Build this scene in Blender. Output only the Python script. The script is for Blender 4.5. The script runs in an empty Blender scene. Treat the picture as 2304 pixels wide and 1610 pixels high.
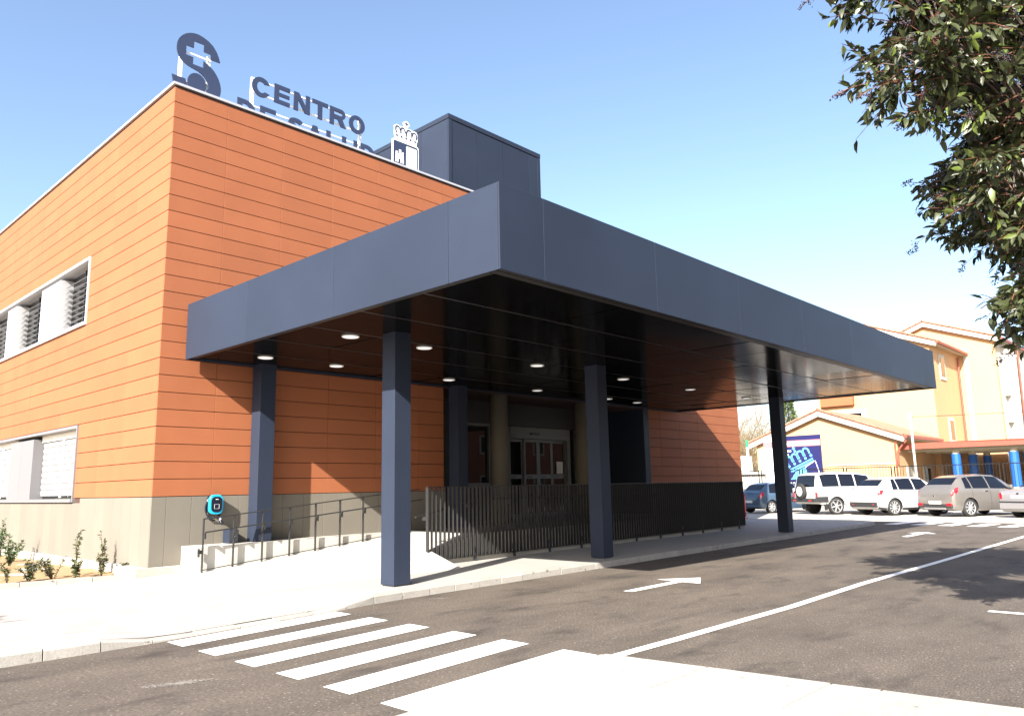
import bpy, bmesh, math, random
import numpy as np
from mathutils import Vector, Matrix

random.seed(7)
rng = np.random.default_rng(7)
SC = bpy.context.scene
COL = SC.collection
PI = math.pi

# ------------------------------------------------------------------ camera
def set_camera():
    yaw, pitch, roll = math.radians(43.13512), math.radians(9.5713), math.radians(-1.15845)
    fwd = Vector((math.cos(yaw)*math.cos(pitch), math.sin(yaw)*math.cos(pitch), math.sin(pitch)))
    right = Vector((math.sin(yaw), -math.cos(yaw), 0))
    up = right.cross(fwd)
    r2 = math.cos(roll)*right + math.sin(roll)*up
    u2 = -math.sin(roll)*right + math.cos(roll)*up
    cd = bpy.data.cameras.new('camera'); co = bpy.data.objects.new('camera', cd); COL.objects.link(co)
    m = Matrix((r2, u2, -fwd)).transposed().to_4x4()
    m.translation = Vector((-5.39664, -13.48199, 1.48495))
    co.matrix_world = m
    cd.sensor_width = 36; cd.lens = 1722.88/2304*36
    cd.clip_start = 0.05; cd.clip_end = 5000
    SC.camera = co
set_camera()

# ------------------------------------------------------------------ light
SUN_EL = 31.59; SUN_TRAVEL = 20.1          # degrees
def set_light():
    e, a = math.radians(SUN_EL), math.radians(SUN_TRAVEL)
    d = Vector((math.cos(e)*math.cos(a), math.cos(e)*math.sin(a), -math.sin(e)))
    w = bpy.data.worlds.new('World'); SC.world = w; w.use_nodes = True
    nt = w.node_tree; nt.nodes.clear()
    out = nt.nodes.new('ShaderNodeOutputWorld'); bg = nt.nodes.new('ShaderNodeBackground')
    sky = nt.nodes.new('ShaderNodeTexSky'); sky.sky_type = 'NISHITA'; sky.sun_disc = False
    sky.sun_elevation = e; sky.sun_rotation = math.atan2(-d.x, -d.y)
    sky.altitude = 600; sky.air_density = 1.0; sky.dust_density = 3.0; sky.ozone_density = 1.2
    bg.inputs[1].default_value = 0.096
    nt.links.new(sky.outputs[0], bg.inputs[0]); nt.links.new(bg.outputs[0], out.inputs[0])
    ld = bpy.data.lights.new('sun', 'SUN'); ld.energy = 5.0; ld.angle = math.radians(0.5); ld.color = (1.0, 0.95, 0.87)
    lo = bpy.data.objects.new('sun', ld); COL.objects.link(lo)
    lo.rotation_euler = d.to_track_quat('-Z', 'Y').to_euler(); lo.location = (-40, -15, 30)
    v = SC.view_settings
    v.view_transform = 'Standard'; v.look = 'None'; v.exposure = 1.85; v.gamma = 1
    v.use_curve_mapping = False
set_light()

# ------------------------------------------------------------------ materials
MATS = {}
def mat(name, col, rough=0.6, metal=0.0, spec=0.5, var=0.0, vscale=3.0, fine=0.0, fscale=90.0, bump=0.0, bscale=60.0,
        rnd=0.0, hue=None, emit=0.0, coat=0.0, trans=0.0, stretch=(1, 1, 1), fleck=False, stain=None, stain_scale=0.6, stain_pos=(0.52, 0.68), subs=0.0):
    """procedural principled material: world-space noise in two scales, per-object shade, optional stain colour"""
    if name in MATS: return MATS[name]
    m = bpy.data.materials.new(name); m.use_nodes = True; nt = m.node_tree; N = nt.nodes; L = nt.links
    b = N['Principled BSDF']
    b.inputs['Roughness'].default_value = rough; b.inputs['Metallic'].default_value = metal
    b.inputs['Specular IOR Level'].default_value = spec
    b.inputs['Coat Weight'].default_value = coat; b.inputs['Coat Roughness'].default_value = 0.06
    b.inputs['Transmission Weight'].default_value = trans
    geo = N.new('ShaderNodeNewGeometry'); mp = N.new('ShaderNodeMapping'); mp.inputs['Scale'].default_value = stretch
    L.new(geo.outputs['Position'], mp.inputs['Vector'])
    rgb = N.new('ShaderNodeRGB'); rgb.outputs[0].default_value = (*col, 1); cur = rgb.outputs[0]
    def noise(scale, detail=4, rough_=0.6):
        n = N.new('ShaderNodeTexNoise'); n.inputs['Scale'].default_value = scale; n.inputs['Detail'].default_value = detail
        n.inputs['Roughness'].default_value = rough_; L.new(mp.outputs[0], n.inputs['Vector']); return n.outputs['Fac']
    def bright(cur, fac, amt):
        mr = N.new('ShaderNodeMapRange'); mr.inputs['From Min'].default_value = 0.25; mr.inputs['From Max'].default_value = 0.75
        mr.inputs['To Min'].default_value = 1-amt; mr.inputs['To Max'].default_value = 1+amt; L.new(fac, mr.inputs['Value'])
        vm = N.new('ShaderNodeVectorMath'); vm.operation = 'SCALE'; L.new(cur, vm.inputs[0]); L.new(mr.outputs[0], vm.inputs['Scale'])
        return vm.outputs[0]
    if hue is not None:
        mx = N.new('ShaderNodeMix'); mx.data_type = 'RGBA'; L.new(noise(vscale*1.7, 3), mx.inputs['Factor'])
        L.new(cur, mx.inputs[6]); mx.inputs[7].default_value = (*hue, 1); cur = mx.outputs[2]
    if var: cur = bright(cur, noise(vscale), var)
    if fine: cur = bright(cur, noise(fscale, 2), fine)
    if fleck:      # pale stone chips in the surface
        vo = N.new('ShaderNodeTexVoronoi'); vo.inputs['Scale'].default_value = 30; L.new(geo.outputs['Position'], vo.inputs['Vector'])
        lt = N.new('ShaderNodeMapRange'); lt.inputs['From Min'].default_value = 0.30; lt.inputs['From Max'].default_value = 0.12; L.new(vo.outputs['Distance'], lt.inputs['Value'])
        sp = N.new('ShaderNodeSeparateColor'); L.new(vo.outputs['Color'], sp.inputs[0])
        gt = N.new('ShaderNodeMath'); gt.operation = 'GREATER_THAN'; gt.inputs[1].default_value = 0.80; L.new(sp.outputs[0], gt.inputs[0])
        mu = N.new('ShaderNodeMath'); mu.operation = 'MULTIPLY'; L.new(lt.outputs[0], mu.inputs[0]); L.new(gt.outputs[0], mu.inputs[1])
        mx = N.new('ShaderNodeMix'); mx.data_type = 'RGBA'; L.new(mu.outputs[0], mx.inputs['Factor']); L.new(cur, mx.inputs[6]); mx.inputs[7].default_value = (0.24, 0.21, 0.18, 1); cur = mx.outputs[2]
    if stain:
        ns = noise(stain_scale, 6, 0.65); cr = N.new('ShaderNodeMapRange'); cr.inputs['From Min'].default_value = stain_pos[0]; cr.inputs['From Max'].default_value = stain_pos[1]
        cr.interpolation_type = 'SMOOTHSTEP'; L.new(ns, cr.inputs['Value'])
        mx = N.new('ShaderNodeMix'); mx.data_type = 'RGBA'; L.new(cr.outputs[0], mx.inputs['Factor']); L.new(cur, mx.inputs[6]); mx.inputs[7].default_value = (*stain, 1); cur = mx.outputs[2]
    if rnd:
        oi = N.new('ShaderNodeObjectInfo'); mr = N.new('ShaderNodeMapRange'); mr.inputs['To Min'].default_value = 1-rnd; mr.inputs['To Max'].default_value = 1+rnd
        L.new(oi.outputs['Random'], mr.inputs['Value']); vm = N.new('ShaderNodeVectorMath'); vm.operation = 'SCALE'; L.new(cur, vm.inputs[0]); L.new(mr.outputs[0], vm.inputs['Scale']); cur = vm.outputs[0]
    L.new(cur, b.inputs['Base Color'])
    if bump:
        bp = N.new('ShaderNodeBump'); bp.inputs['Strength'].default_value = bump; bp.inputs['Distance'].default_value = 0.01
        L.new(noise(bscale, 3), bp.inputs['Height']); L.new(bp.outputs[0], b.inputs['Normal'])
    if emit:
        b.inputs['Emission Color'].default_value = (*col, 1); b.inputs['Emission Strength'].default_value = emit
    MATS[name] = m
    return m

ORANGE = mat('terracotta', (0.272, 0.091, 0.039), 0.75, spec=0.3, var=0.06, vscale=1.3, fine=0.05, fscale=160, bump=0.05, bscale=120, rnd=0.05)
ORANGE_S = mat('terracotta_field', (0.272, 0.091, 0.039), 0.75, spec=0.3, var=0.10, vscale=1.1, fine=0.05, fscale=160)
JOINT = mat('joint_backing', (0.055, 0.026, 0.018), 0.9)
GREYP = mat('grey_base_panel', (0.155, 0.14, 0.115), 0.8, spec=0.3, var=0.05, vscale=1.5, fine=0.05, fscale=140, rnd=0.05, bump=0.05, bscale=90)
CONC = mat('concrete', (0.33, 0.305, 0.265), 0.85, var=0.12, vscale=2.2, fine=0.14, fscale=55, bump=0.25, bscale=45)
PAVE = mat('pavement_concrete', (0.31, 0.292, 0.265), 0.85, var=0.07, vscale=0.9, fine=0.06, fscale=80, bump=0.12, bscale=70, rnd=0.05, stain=(0.29, 0.27, 0.24), stain_scale=0.9, stain_pos=(0.56, 0.75))
PAVE_FAR = mat('parking_concrete', (0.36, 0.33, 0.29), 0.85, var=0.10, vscale=0.5, fine=0.08, fscale=40)
KERB = mat('kerb_concrete', (0.30, 0.28, 0.25), 0.85, var=0.14, vscale=3.5, fine=0.16, fscale=70, bump=0.3, bscale=60, stain=(0.07, 0.065, 0.06), stain_scale=7.0, stain_pos=(0.60, 0.70), rnd=0.05)
ASPH = mat('asphalt', (0.092, 0.075, 0.060), 0.85, spec=0.3, var=0.28, vscale=1.1, fine=0.62, fscale=60, bump=0.35, bscale=75, stain=(0.036, 0.030, 0.026), stain_scale=1.5, stain_pos=(0.49, 0.74), stretch=(0.55, 1.2, 1), fleck=True)
PAINT = mat('road_paint', (0.80, 0.79, 0.76), 0.7, var=0.04, vscale=2, fine=0.05, fscale=90, bump=0.2, bscale=85, stain=(0.5, 0.47, 0.43), stain_scale=9.0, stain_pos=(0.66, 0.76))
METAL = mat('anthracite_panel', (0.0205, 0.027, 0.0445), 0.5, metal=0.0, spec=0.16, var=0.10, vscale=0.7, fine=0.04, fscale=220, rnd=0.05)
METAL_D = mat('anthracite_trim', (0.030, 0.032, 0.040), 0.45, spec=0.5)
def soffit_mat():
    m = bpy.data.materials.new('glossy_soffit'); m.use_nodes = True; nt = m.node_tree; N = nt.nodes; L = nt.links; N.remove(N['Principled BSDF'])
    d = N.new('ShaderNodeBsdfDiffuse'); d.inputs[0].default_value = (0.0045, 0.0045, 0.005, 1)
    g = N.new('ShaderNodeBsdfGlossy'); g.inputs[0].default_value = (0.50, 0.49, 0.48, 1); g.inputs['Roughness'].default_value = 0.12
    no = N.new('ShaderNodeTexNoise'); no.inputs['Scale'].default_value = 2.2; geo = N.new('ShaderNodeNewGeometry'); L.new(geo.outputs['Position'], no.inputs['Vector'])
    bp = N.new('ShaderNodeBump'); bp.inputs['Strength'].default_value = 0.03; bp.inputs['Distance'].default_value = 0.01; L.new(no.outputs['Fac'], bp.inputs['Height']); L.new(bp.outputs[0], g.inputs['Normal'])
    f = N.new('ShaderNodeFresnel'); f.inputs[0].default_value = 1.32; mx = N.new('ShaderNodeMixShader'); L.new(f.outputs[0], mx.inputs[0]); L.new(d.outputs[0], mx.inputs[1]); L.new(g.outputs[0], mx.inputs[2]); L.new(mx.outputs[0], N['Material Output'].inputs[0])
    return m
SOFFIT = soffit_mat()
SOFTRIM = mat('soffit_trim', (0.020, 0.018, 0.018), 0.4, spec=.3)
STEEL = mat('grey_painted_steel', (0.022, 0.0215, 0.0215), 0.45, spec=0.4, var=0.05, vscale=8)
ALU = mat('light_aluminium', (0.42, 0.42, 0.435), 0.4, metal=0.2, var=0.03, vscale=2)
ALUGREY = mat('grey_window_metal', (0.185, 0.18, 0.188), 0.45, metal=0.2, rnd=0.04)
WHITE = mat('white_painted_metal', (0.80, 0.80, 0.79), 0.45, var=0.02, vscale=3)
SHUT = mat('white_shutter', (0.25, 0.25, 0.255), 0.5, rnd=0.04, var=0.04, vscale=3)
GLASS = mat('dark_glass', (0.006, 0.007, 0.008), 0.02, spec=0.6)
DARK = mat('dark_wall_panel', (0.010, 0.009, 0.009), 0.5, rnd=0.1)
DOORF = mat('door_aluminium', (0.13, 0.13, 0.125), 0.45, metal=0.3)
BEIGE = mat('beige_column', (0.10, 0.087, 0.064), 0.75, var=0.05, vscale=5)
SIGNB = mat('sign_blue_metal', (0.026, 0.036, 0.076), 0.5, metal=0.1)
SOIL = mat('sandy_soil', (0.26, 0.175, 0.085), 0.95, var=0.2, vscale=3, fine=0.25, fscale=35, bump=0.8, bscale=22)

# ------------------------------------------------------------------ helpers
def finish(name, me, m, parent=None, loc=(0, 0, 0), smooth=False):
    o = bpy.data.objects.new(name, me); COL.objects.link(o)
    if m is not None and not me.materials: me.materials.append(m)
    if smooth: me.polygons.foreach_set('use_smooth', [True]*len(me.polygons))
    o.location = loc
    if parent is not None: o.parent = parent
    return o
class MB:
    """mesh builder: many shapes, one mesh object"""
    def __init__(s): s.v = []; s.f = []; s.mi = []
    def poly(s, vs, fs, mi=0):
        b = len(s.v); s.v += [tuple(p) for p in vs]; s.f += [tuple(i+b for i in f) for f in fs]; s.mi += [mi]*len(fs); return s
    def box(s, x0, x1, y0, y1, z0, z1, mi=0):
        return s.poly([(x0,y0,z0),(x1,y0,z0),(x1,y1,z0),(x0,y1,z0),(x0,y0,z1),(x1,y0,z1),(x1,y1,z1),(x0,y1,z1)],
                      [(0,3,2,1),(4,5,6,7),(0,1,5,4),(1,2,6,5),(2,3,7,6),(3,0,4,7)], mi)
    def bar(s, p, q, w, h=None, up=(0,0,1), mi=0):
        """rectangular bar from p to q: w across, h along up"""
        h = h or w; p = Vector(p); q = Vector(q); d = (q-p).normalized(); u = Vector(up)
        if abs(d.dot(u)) > 0.98: u = Vector((0,1,0))
        r = d.cross(u).normalized(); u = r.cross(d).normalized()
        vs = [c + r*a*w/2 + u*b*h/2 for c in (p, q) for a, b in ((-1,-1),(1,-1),(1,1),(-1,1))]
        return s.poly(vs, [(0,1,2,3),(7,6,5,4),(0,4,5,1),(1,5,6,2),(2,6,7,3),(3,7,4,0)], mi)
    def tube(s, pts, rad, n=8, mi=0, cap=True):
        pts = [Vector(p) for p in pts]; k = len(pts)
        rad = list(rad) if hasattr(rad, '__len__') else [rad]*k
        rings = []; ref = Vector((0.31, 0.2, 0.93))
        for i, p in enumerate(pts):
            d = (pts[min(i+1, k-1)]-pts[max(i-1, 0)])
            if d.length < 1e-9: d = Vector((0,0,1))
            d.normalize(); r = d.cross(ref)
            if r.length < 0.05: r = d.cross(Vector((1,0,0)))
            r.normalize(); u = r.cross(d)
            rings.append([p + (r*math.cos(2*PI*j/n)+u*math.sin(2*PI*j/n))*rad[i] for j in range(n)])
        vs = [q for R in rings for q in R]; fs = []
        for i in range(k-1):
            for j in range(n):
                a = i*n+j; b_ = i*n+(j+1) % n; fs.append((a, b_, b_+n, a+n))
        if cap: fs.append(tuple(range(n-1, -1, -1))); fs.append(tuple(range((k-1)*n, k*n)))
        return s.poly(vs, fs, mi)
    def prism(s, pts2, axis, a0, a1, mi=0):
        """polygon (list of 2-D points) extruded along axis 'x','y' or 'z' between a0 and a1"""
        def mk(p, a):
            return {'x': (a, p[0], p[1]), 'y': (p[0], a, p[1]), 'z': (p[0], p[1], a)}[axis]
        n = len(pts2); vs = [mk(p, a0) for p in pts2]+[mk(p, a1) for p in pts2]
        fs = [tuple(range(n)), tuple(range(2*n-1, n-1, -1))]+[(i, i+n, (i+1) % n+n, (i+1) % n) for i in range(n)]
        return s.poly(vs, fs, mi)
    def build(s, name, m, parent=None, loc=(0,0,0), smooth=False, fix=True, bevel=0):
        me = bpy.data.meshes.new(name); me.from_pydata(s.v, [], s.f)
        ms = m if isinstance(m, (list, tuple)) else [m]
        for q in ms: me.materials.append(q)
        if len(ms) > 1: me.polygons.foreach_set('material_index', s.mi)
        if fix or bevel:
            bm = bmesh.new(); bm.from_mesh(me); bmesh.ops.recalc_face_normals(bm, faces=bm.faces)
            if bevel: bmesh.ops.bevel(bm, geom=list(bm.edges), offset=bevel, segments=1, affect='EDGES', profile=0.5)
            bm.to_mesh(me); bm.free()
        return finish(name, me, None, parent, loc, smooth)
def thing(name, label, cat, loc=(0,0,0), rz=0.0, group=None):
    o = bpy.data.objects.new(name, None); COL.objects.link(o); o.location = loc; o.rotation_euler = (0,0,rz); o.empty_display_size = 0.2
    o['label'] = label; o['category'] = cat
    if group: o['group'] = group
    return o
def rel(o, off):
    """world coordinates -> coordinates relative to the thing's base (sub-parts inherit it from their part)"""
    if o.parent is not None and o.parent.type == 'EMPTY': o.location = Vector(o.location)-off
    return o
def struct(o): o['kind'] = 'structure'; return o
def stuff(o): o['kind'] = 'stuff'; return o
_BOX = {}
def boxobj(name, x0, x1, y0, y1, z0, z1, m, parent=None, bevel=0.0):
    """a box as its own object; alike boxes share mesh data"""
    k = (round(x1-x0, 3), round(y1-y0, 3), round(z1-z0, 3), m.name, bevel)
    if k not in _BOX:
        o = MB().box(0, x1-x0, 0, y1-y0, 0, z1-z0).build(name, m, parent, (x0, y0, z0), bevel=bevel); _BOX[k] = o.data; return o
    return finish(name, _BOX[k], None, parent, (x0, y0, z0))
def shape2d(loops, depth):
    """2-D outline with holes -> solid mesh data lying in XZ, facing -Y, thickness depth"""
    c = bpy.data.curves.new('outline', 'CURVE'); c.dimensions = '2D'; c.fill_mode = 'BOTH'; c.extrude = depth/2
    for lp in loops:
        sp = c.splines.new('POLY'); sp.points.add(len(lp)-1); sp.use_cyclic_u = True
        for p, q in zip(sp.points, lp): p.co = (q[0], q[1], 0, 1)
    o = bpy.data.objects.new('outline', c); COL.objects.link(o)
    me = bpy.data.meshes.new_from_object(o); bpy.data.objects.remove(o); bpy.data.curves.remove(c)
    me.transform(Matrix.Rotation(PI/2, 4, 'X')); return me
def shape_obj(name, loops, depth, m, parent, y):
    me = shape2d(loops, depth); me.materials.clear(); me.materials.append(m)
    return finish(name, me, None, parent, (0, y, 0))
def arc(cx, cz, rx, rz, a0, a1, n=16):
    return [(cx+rx*math.cos(math.radians(a0+(a1-a0)*i/n)), cz+rz*math.sin(math.radians(a0+(a1-a0)*i/n))) for i in range(n+1)]
def text_obj(name, s, size, m, parent, loc, rot=(PI/2, 0, 0), off=0.0, ext=0.004, align='LEFT'):
    c = bpy.data.curves.new(name, 'FONT'); c.body = s; c.size = size; c.extrude = ext; c.offset = off; c.align_x = align
    o = bpy.data.objects.new(name, c); COL.objects.link(o); me = bpy.data.meshes.new_from_object(o); bpy.data.objects.remove(o)
    me.materials.clear(); me.materials.append(m)
    o = finish(name, me, None, parent, loc); o.rotation_euler = rot; return o
def interp(x, xs, ys): return float(np.interp(x, xs, ys))

# ================================================================== GROUND
KX = [-30, -3.4, -1.9, 0.3, 1.2, 6.0, 11.0, 16.0, 21.0, 22.2]
KY = [-5.45, -5.28, -5.24, -5.02, -4.88, -4.78, -4.62, -4.55, -4.42, -4.36]
def kerb_y(x): return interp(x, KX, KY)
def drop(x): return min(1.0, max(0.0, min((x+2.5)/0.6, (0.95-x)/0.65)))      # 1 where the kerb is lowered for the crossing
def pave_z(x, y):
    k = max(0.0, min(1.0, 1-(y-kerb_y(x))/1.3))
    return 0.10-0.078*drop(x)*k
def terrain():
    o = MB().poly([(-400,-400,-0.06),(1500,-400,-0.06),(1500,1500,-0.06),(-400,1500,-0.06)], [(0,1,2,3)]).build('ground', mat('far_ground', (0.20,0.18,0.14), 0.95, var=0.2, vscale=0.05)); struct(o)
    rd = MB()
    xs = list(np.linspace(-60, 24.4, 60)); ys = list(np.linspace(-60, -4.2, 30))
    # road sheet
    v = [(x, y, 0.0) for y in ys for x in xs]; n = len(xs)
    rd.poly(v, [(j*n+i, j*n+i+1, (j+1)*n+i+1, (j+1)*n+i) for j in range(len(ys)-1) for i in range(n-1)])
    rd.poly([(22.3,-4.2,0),(24.4,-4.2,0),(24.4,40,0),(22.3,40,0)], [(0,1,2,3)])
    road = struct(rd.build('road', ASPH, fix=False))
    struct(MB().poly([(24.4,-60,0.0),(120,-60,0.0),(120,60,0.0),(24.4,60,0.0)], [(0,1,2,3)]).build('parking_area', PAVE_FAR, fix=False))
    # painted markings are parts of the road
    def mark(name, pts): return MB().poly([(x, y, 0.004) for x, y in pts], [tuple(range(len(pts)))]).build(name, PAINT, road, fix=False)
    for a, b, c, d in zip((-5.30,-6.0,-6.72,-7.43,-8.13,-8.85), (-5.66,-6.35,-7.07,-7.78,-8.48,-9.18), (-5.37,-6.10,-6.83,-7.57,-8.29,-9.11), (-5.05,-5.75,-6.49,-7.22,-7.94,-8.72)):
        mark('zebra_stripe', [(-1.885, a), (-1.885, b), (0.30, c), (0.30, d)])
    pts = [(0.36,-9.20),(1.3,-9.23),(2.7,-9.25),(3.85,-9.27),(6.5,-9.20),(9.9,-9.23),(17.7,-9.22),(24.3,-9.2)]
    mark('lane_line', [(x, y+0.005) for x, y in pts]+[(x, y-0.115) for x, y in reversed(pts)])
    mark('direction_arrow', [(3.86,-6.88),(3.89,-7.03),(5.22,-7.02),(5.20,-7.34),(5.86,-6.97),(5.29,-6.52),(5.25,-6.86)])
    mark('direction_arrow', [(16.66,-6.74),(16.62,-6.92),(18.1,-6.92),(18.1,-7.2),(18.75,-6.78),(18.2,-6.42),(18.15,-6.74)])
    mark('bay_line', [(4.88,-11.2),(4.76,-11.2),(4.74,-15.5),(4.86,-15.5)])
    for i in range(6):
        y = -4.42-0.86*i
        mark('zebra_stripe', [(22.55-0.16*i*0.9, y), (22.5-0.16*i*0.9, y-0.45), (24.3-0.16*i, y-0.62), (24.35-0.16*i, y-0.2)])
    # pale worn scrapes on the asphalt
    wp = MB()
    for (ax, ay), (bx, by), n in (((-2.80,-7.03),(-2.30,-7.20),520), ((1.72,-5.21),(1.99,-5.31),110)):
        for _ in range(n):
            t = min(1, max(0, random.gauss(.5, .24))); x = ax+(bx-ax)*t; y = ay+(by-ay)*t+random.gauss(0, .045*(1-abs(t-.5))); r = random.uniform(.004, .013); q = random.uniform(0, PI)
            wp.poly([(x+r*math.cos(q+k), y+r*.7*math.sin(q+k), .0035+random.uniform(0, .0008)) for k in (0, 1.5, 3.1, 4.6)], [(0,1,2,3)])
    stuff(wp.build('worn_scrape', mat('scraped_asphalt', (0.20, 0.18, 0.155), .85), road, fix=False))
    # pavement sheet in front of the building
    xs = list(np.arange(-16, 22.9, 0.35))+[22.9]; yt = np.linspace(0, 1, 34)
    def py(x, t):
        yk = kerb_y(x)+0.15
        if x > 21.6: yk += (x-21.6)**2*0.42
        return yk+(14-yk)*t**2.0
    v = [(x, py(x, t), pave_z(x, py(x, t))) for x in xs for t in yt]; n = len(yt)
    pv = struct(MB().poly(v, [(i*n+j, (i+1)*n+j, (i+1)*n+j+1, i*n+j+1) for i in range(len(xs)-1) for j in range(n-1)]).build('pavement', PAVE, fix=False, smooth=True))
    # kerb stones
    edge = [(x, kerb_y(x)) for x in np.arange(-9, 21.7, 0.5)]
    edge += [(21.95, -4.36), (22.35, -4.12), (22.7, -3.75), (22.95, -3.3)]+[(23.0, y) for y in np.arange(-2.8, 6, 0.5)]
    for (xa, ya), (xb, yb) in zip(edge[:-1], edge[1:]):
        d = Vector((xb-xa, yb-ya)).normalized(); nrm = Vector((-d.y, d.x)); g = 0.006
        A = Vector((xa, ya))+d*g; B = Vector((xb, yb))-d*g; jit = random.uniform(-.004, .004)
        vs = []
        for P in (A, B):
            zt = 0.106-0.082*drop(P.x) + jit
            o0 = nrm*jit; i0 = nrm*0.16
            vs += [(P.x+o0.x, P.y+o0.y, -0.03), (P.x+o0.x+nrm.x*.012, P.y+o0.y+nrm.y*.012, zt-0.018), (P.x+nrm.x*.03, P.y+nrm.y*.03, zt), (P.x+i0.x, P.y+i0.y, zt), (P.x+i0.x, P.y+i0.y, -0.03)]
        MB().poly(vs, [(0,1,6,5),(1,2,7,6),(2,3,8,7),(3,4,9,8),(4,3,2,1,0),(5,6,7,8,9)]).build('kerb_stone', KERB, pv)
    # paving tiles near the camera
    for i in range(14):
        for j in range(8):
            xa = -4.64+0.29*i; yb = -0.6-0.6*j - (0.3 if i % 2 else 0)
            if yb-0.6 < kerb_y(xa)+0.22: continue
            xc, yc = xa+.145, yb-.3
            g = 0.003; zz = random.uniform(0.004, 0.0065)
            cs = [(xa+g, yb-0.6+g), (xa+.29-g, yb-0.6+g), (xa+.29-g, yb-g), (xa+g, yb-g)]
            vs = [(x-xc, y-yc, pave_z(x, y)+zz-0.1) for x, y in cs]+[(x-xc, y-yc, pave_z(x, y)-0.01-0.1) for x, y in cs]
            MB().poly(vs, [(0,1,2,3),(0,4,5,1),(1,5,6,2),(2,6,7,3),(3,7,4,0)]).build('paving_tile', PAVE, pv, (xc, yc, 0.1))
    # tactile studs before the crossing
    tb = MB()
    for i in range(34):
        for j in range(12):
            x = -1.9+0.064*i; y = kerb_y(x)+0.22+0.06*j; z = pave_z(x, y)+0.007
            tb.poly([(x-.014,y-.014,z-.006),(x+.014,y-.014,z-.006),(x+.014,y+.014,z-.006),(x-.014,y+.014,z-.006),(x-.009,y-.009,z+.004),(x+.009,y-.009,z+.004),(x+.009,y+.009,z+.004),(x-.009,y+.009,z+.004)],
                    [(4,5,6,7),(0,1,5,4),(1,2,6,5),(2,3,7,6),(3,0,4,7)])
    stuff(tb.build('tactile_studs', PAVE, pv, fix=False))
    # near pavement corner, where the photographer stands
    npv = struct(MB().poly([(-2.0,-9.19,0.008),(0.33,-9.13,0.008),(0.43,-10.1,0.008),(0.52,-11.0,0.008),(0.63,-11.9,0.008),(0.75,-13.3,0.008),(0.9,-16,0.008),(-40,-16,0.008),(-40,-9.19,0.008)], [(0,1,2,3,4,5,6,7,8)]).build('near_pavement', PAVE, fix=False))
    ysl = [-9.16, -10.12, -11.08, -11.42, -12.3, -13.1]
    for a, b in zip(ysl[:-1], ysl[1:]):
        e = lambda y: interp(-y, [9.13, 10.1, 11.0, 11.9, 13.3], [.33, .43, .52, .63, .75])
        g = .010; hh = .014+random.uniform(-.002, .003)
        cs = [(e(a)-.82, a-g), (e(a)+.015, a-g), (e(b)+.015, b+g), (e(b)-.82, b+g)]
        MB().poly([(x,y,hh) for x, y in cs]+[(x,y,-.02) for x, y in cs], [(3,2,1,0),(0,1,5,4),(1,2,6,5),(2,3,7,6),(3,0,4,7)]).build('kerb_slab', mat('slab_concrete', (0.325, 0.305, 0.27), .85, var=.1, vscale=2, fine=.2, fscale=50, bump=.3, bscale=50, stain=(.12,.11,.095), stain_scale=9, stain_pos=(.62,.72), rnd=.06), npv)
    # planting bed with its edging
    bed = MB(); nx, ny = 40, 40; X = np.linspace(-14, 0.02, nx); Y = np.linspace(0, 1, ny)
    def by(x, t): return interp(x, [-14, -2, -0.2, 0.1], [2.6, 0.72, 0.42, 0.38])+(14-0.5)*t**2
    v = [(x, by(x, t), 0.118+0.025*math.sin(x*3.1+t*20)*math.cos(t*33+x)+random.uniform(-.012, .012)) for x in X for t in Y]
    bed.poly(v, [(i*ny+j, (i+1)*ny+j, (i+1)*ny+j+1, i*ny+j+1) for i in range(nx-1) for j in range(ny-1)])
    sb = struct(bed.build('planting_bed', SOIL, fix=False, smooth=True))
    xs = list(np.arange(-6.2, -0.2, 0.5))+[-0.21]
    for a, b in zip(xs[:-1], xs[1:]):
        ya, yb = by(a, 0), by(b, 0)
        MB().bar((a+.004, ya-.06, 0.12), (b-.004, yb-.06, 0.12), 0.11, 0.11+random.uniform(-.004, .004)).build('edging_stone', KERB, sb)
terrain()

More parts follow.
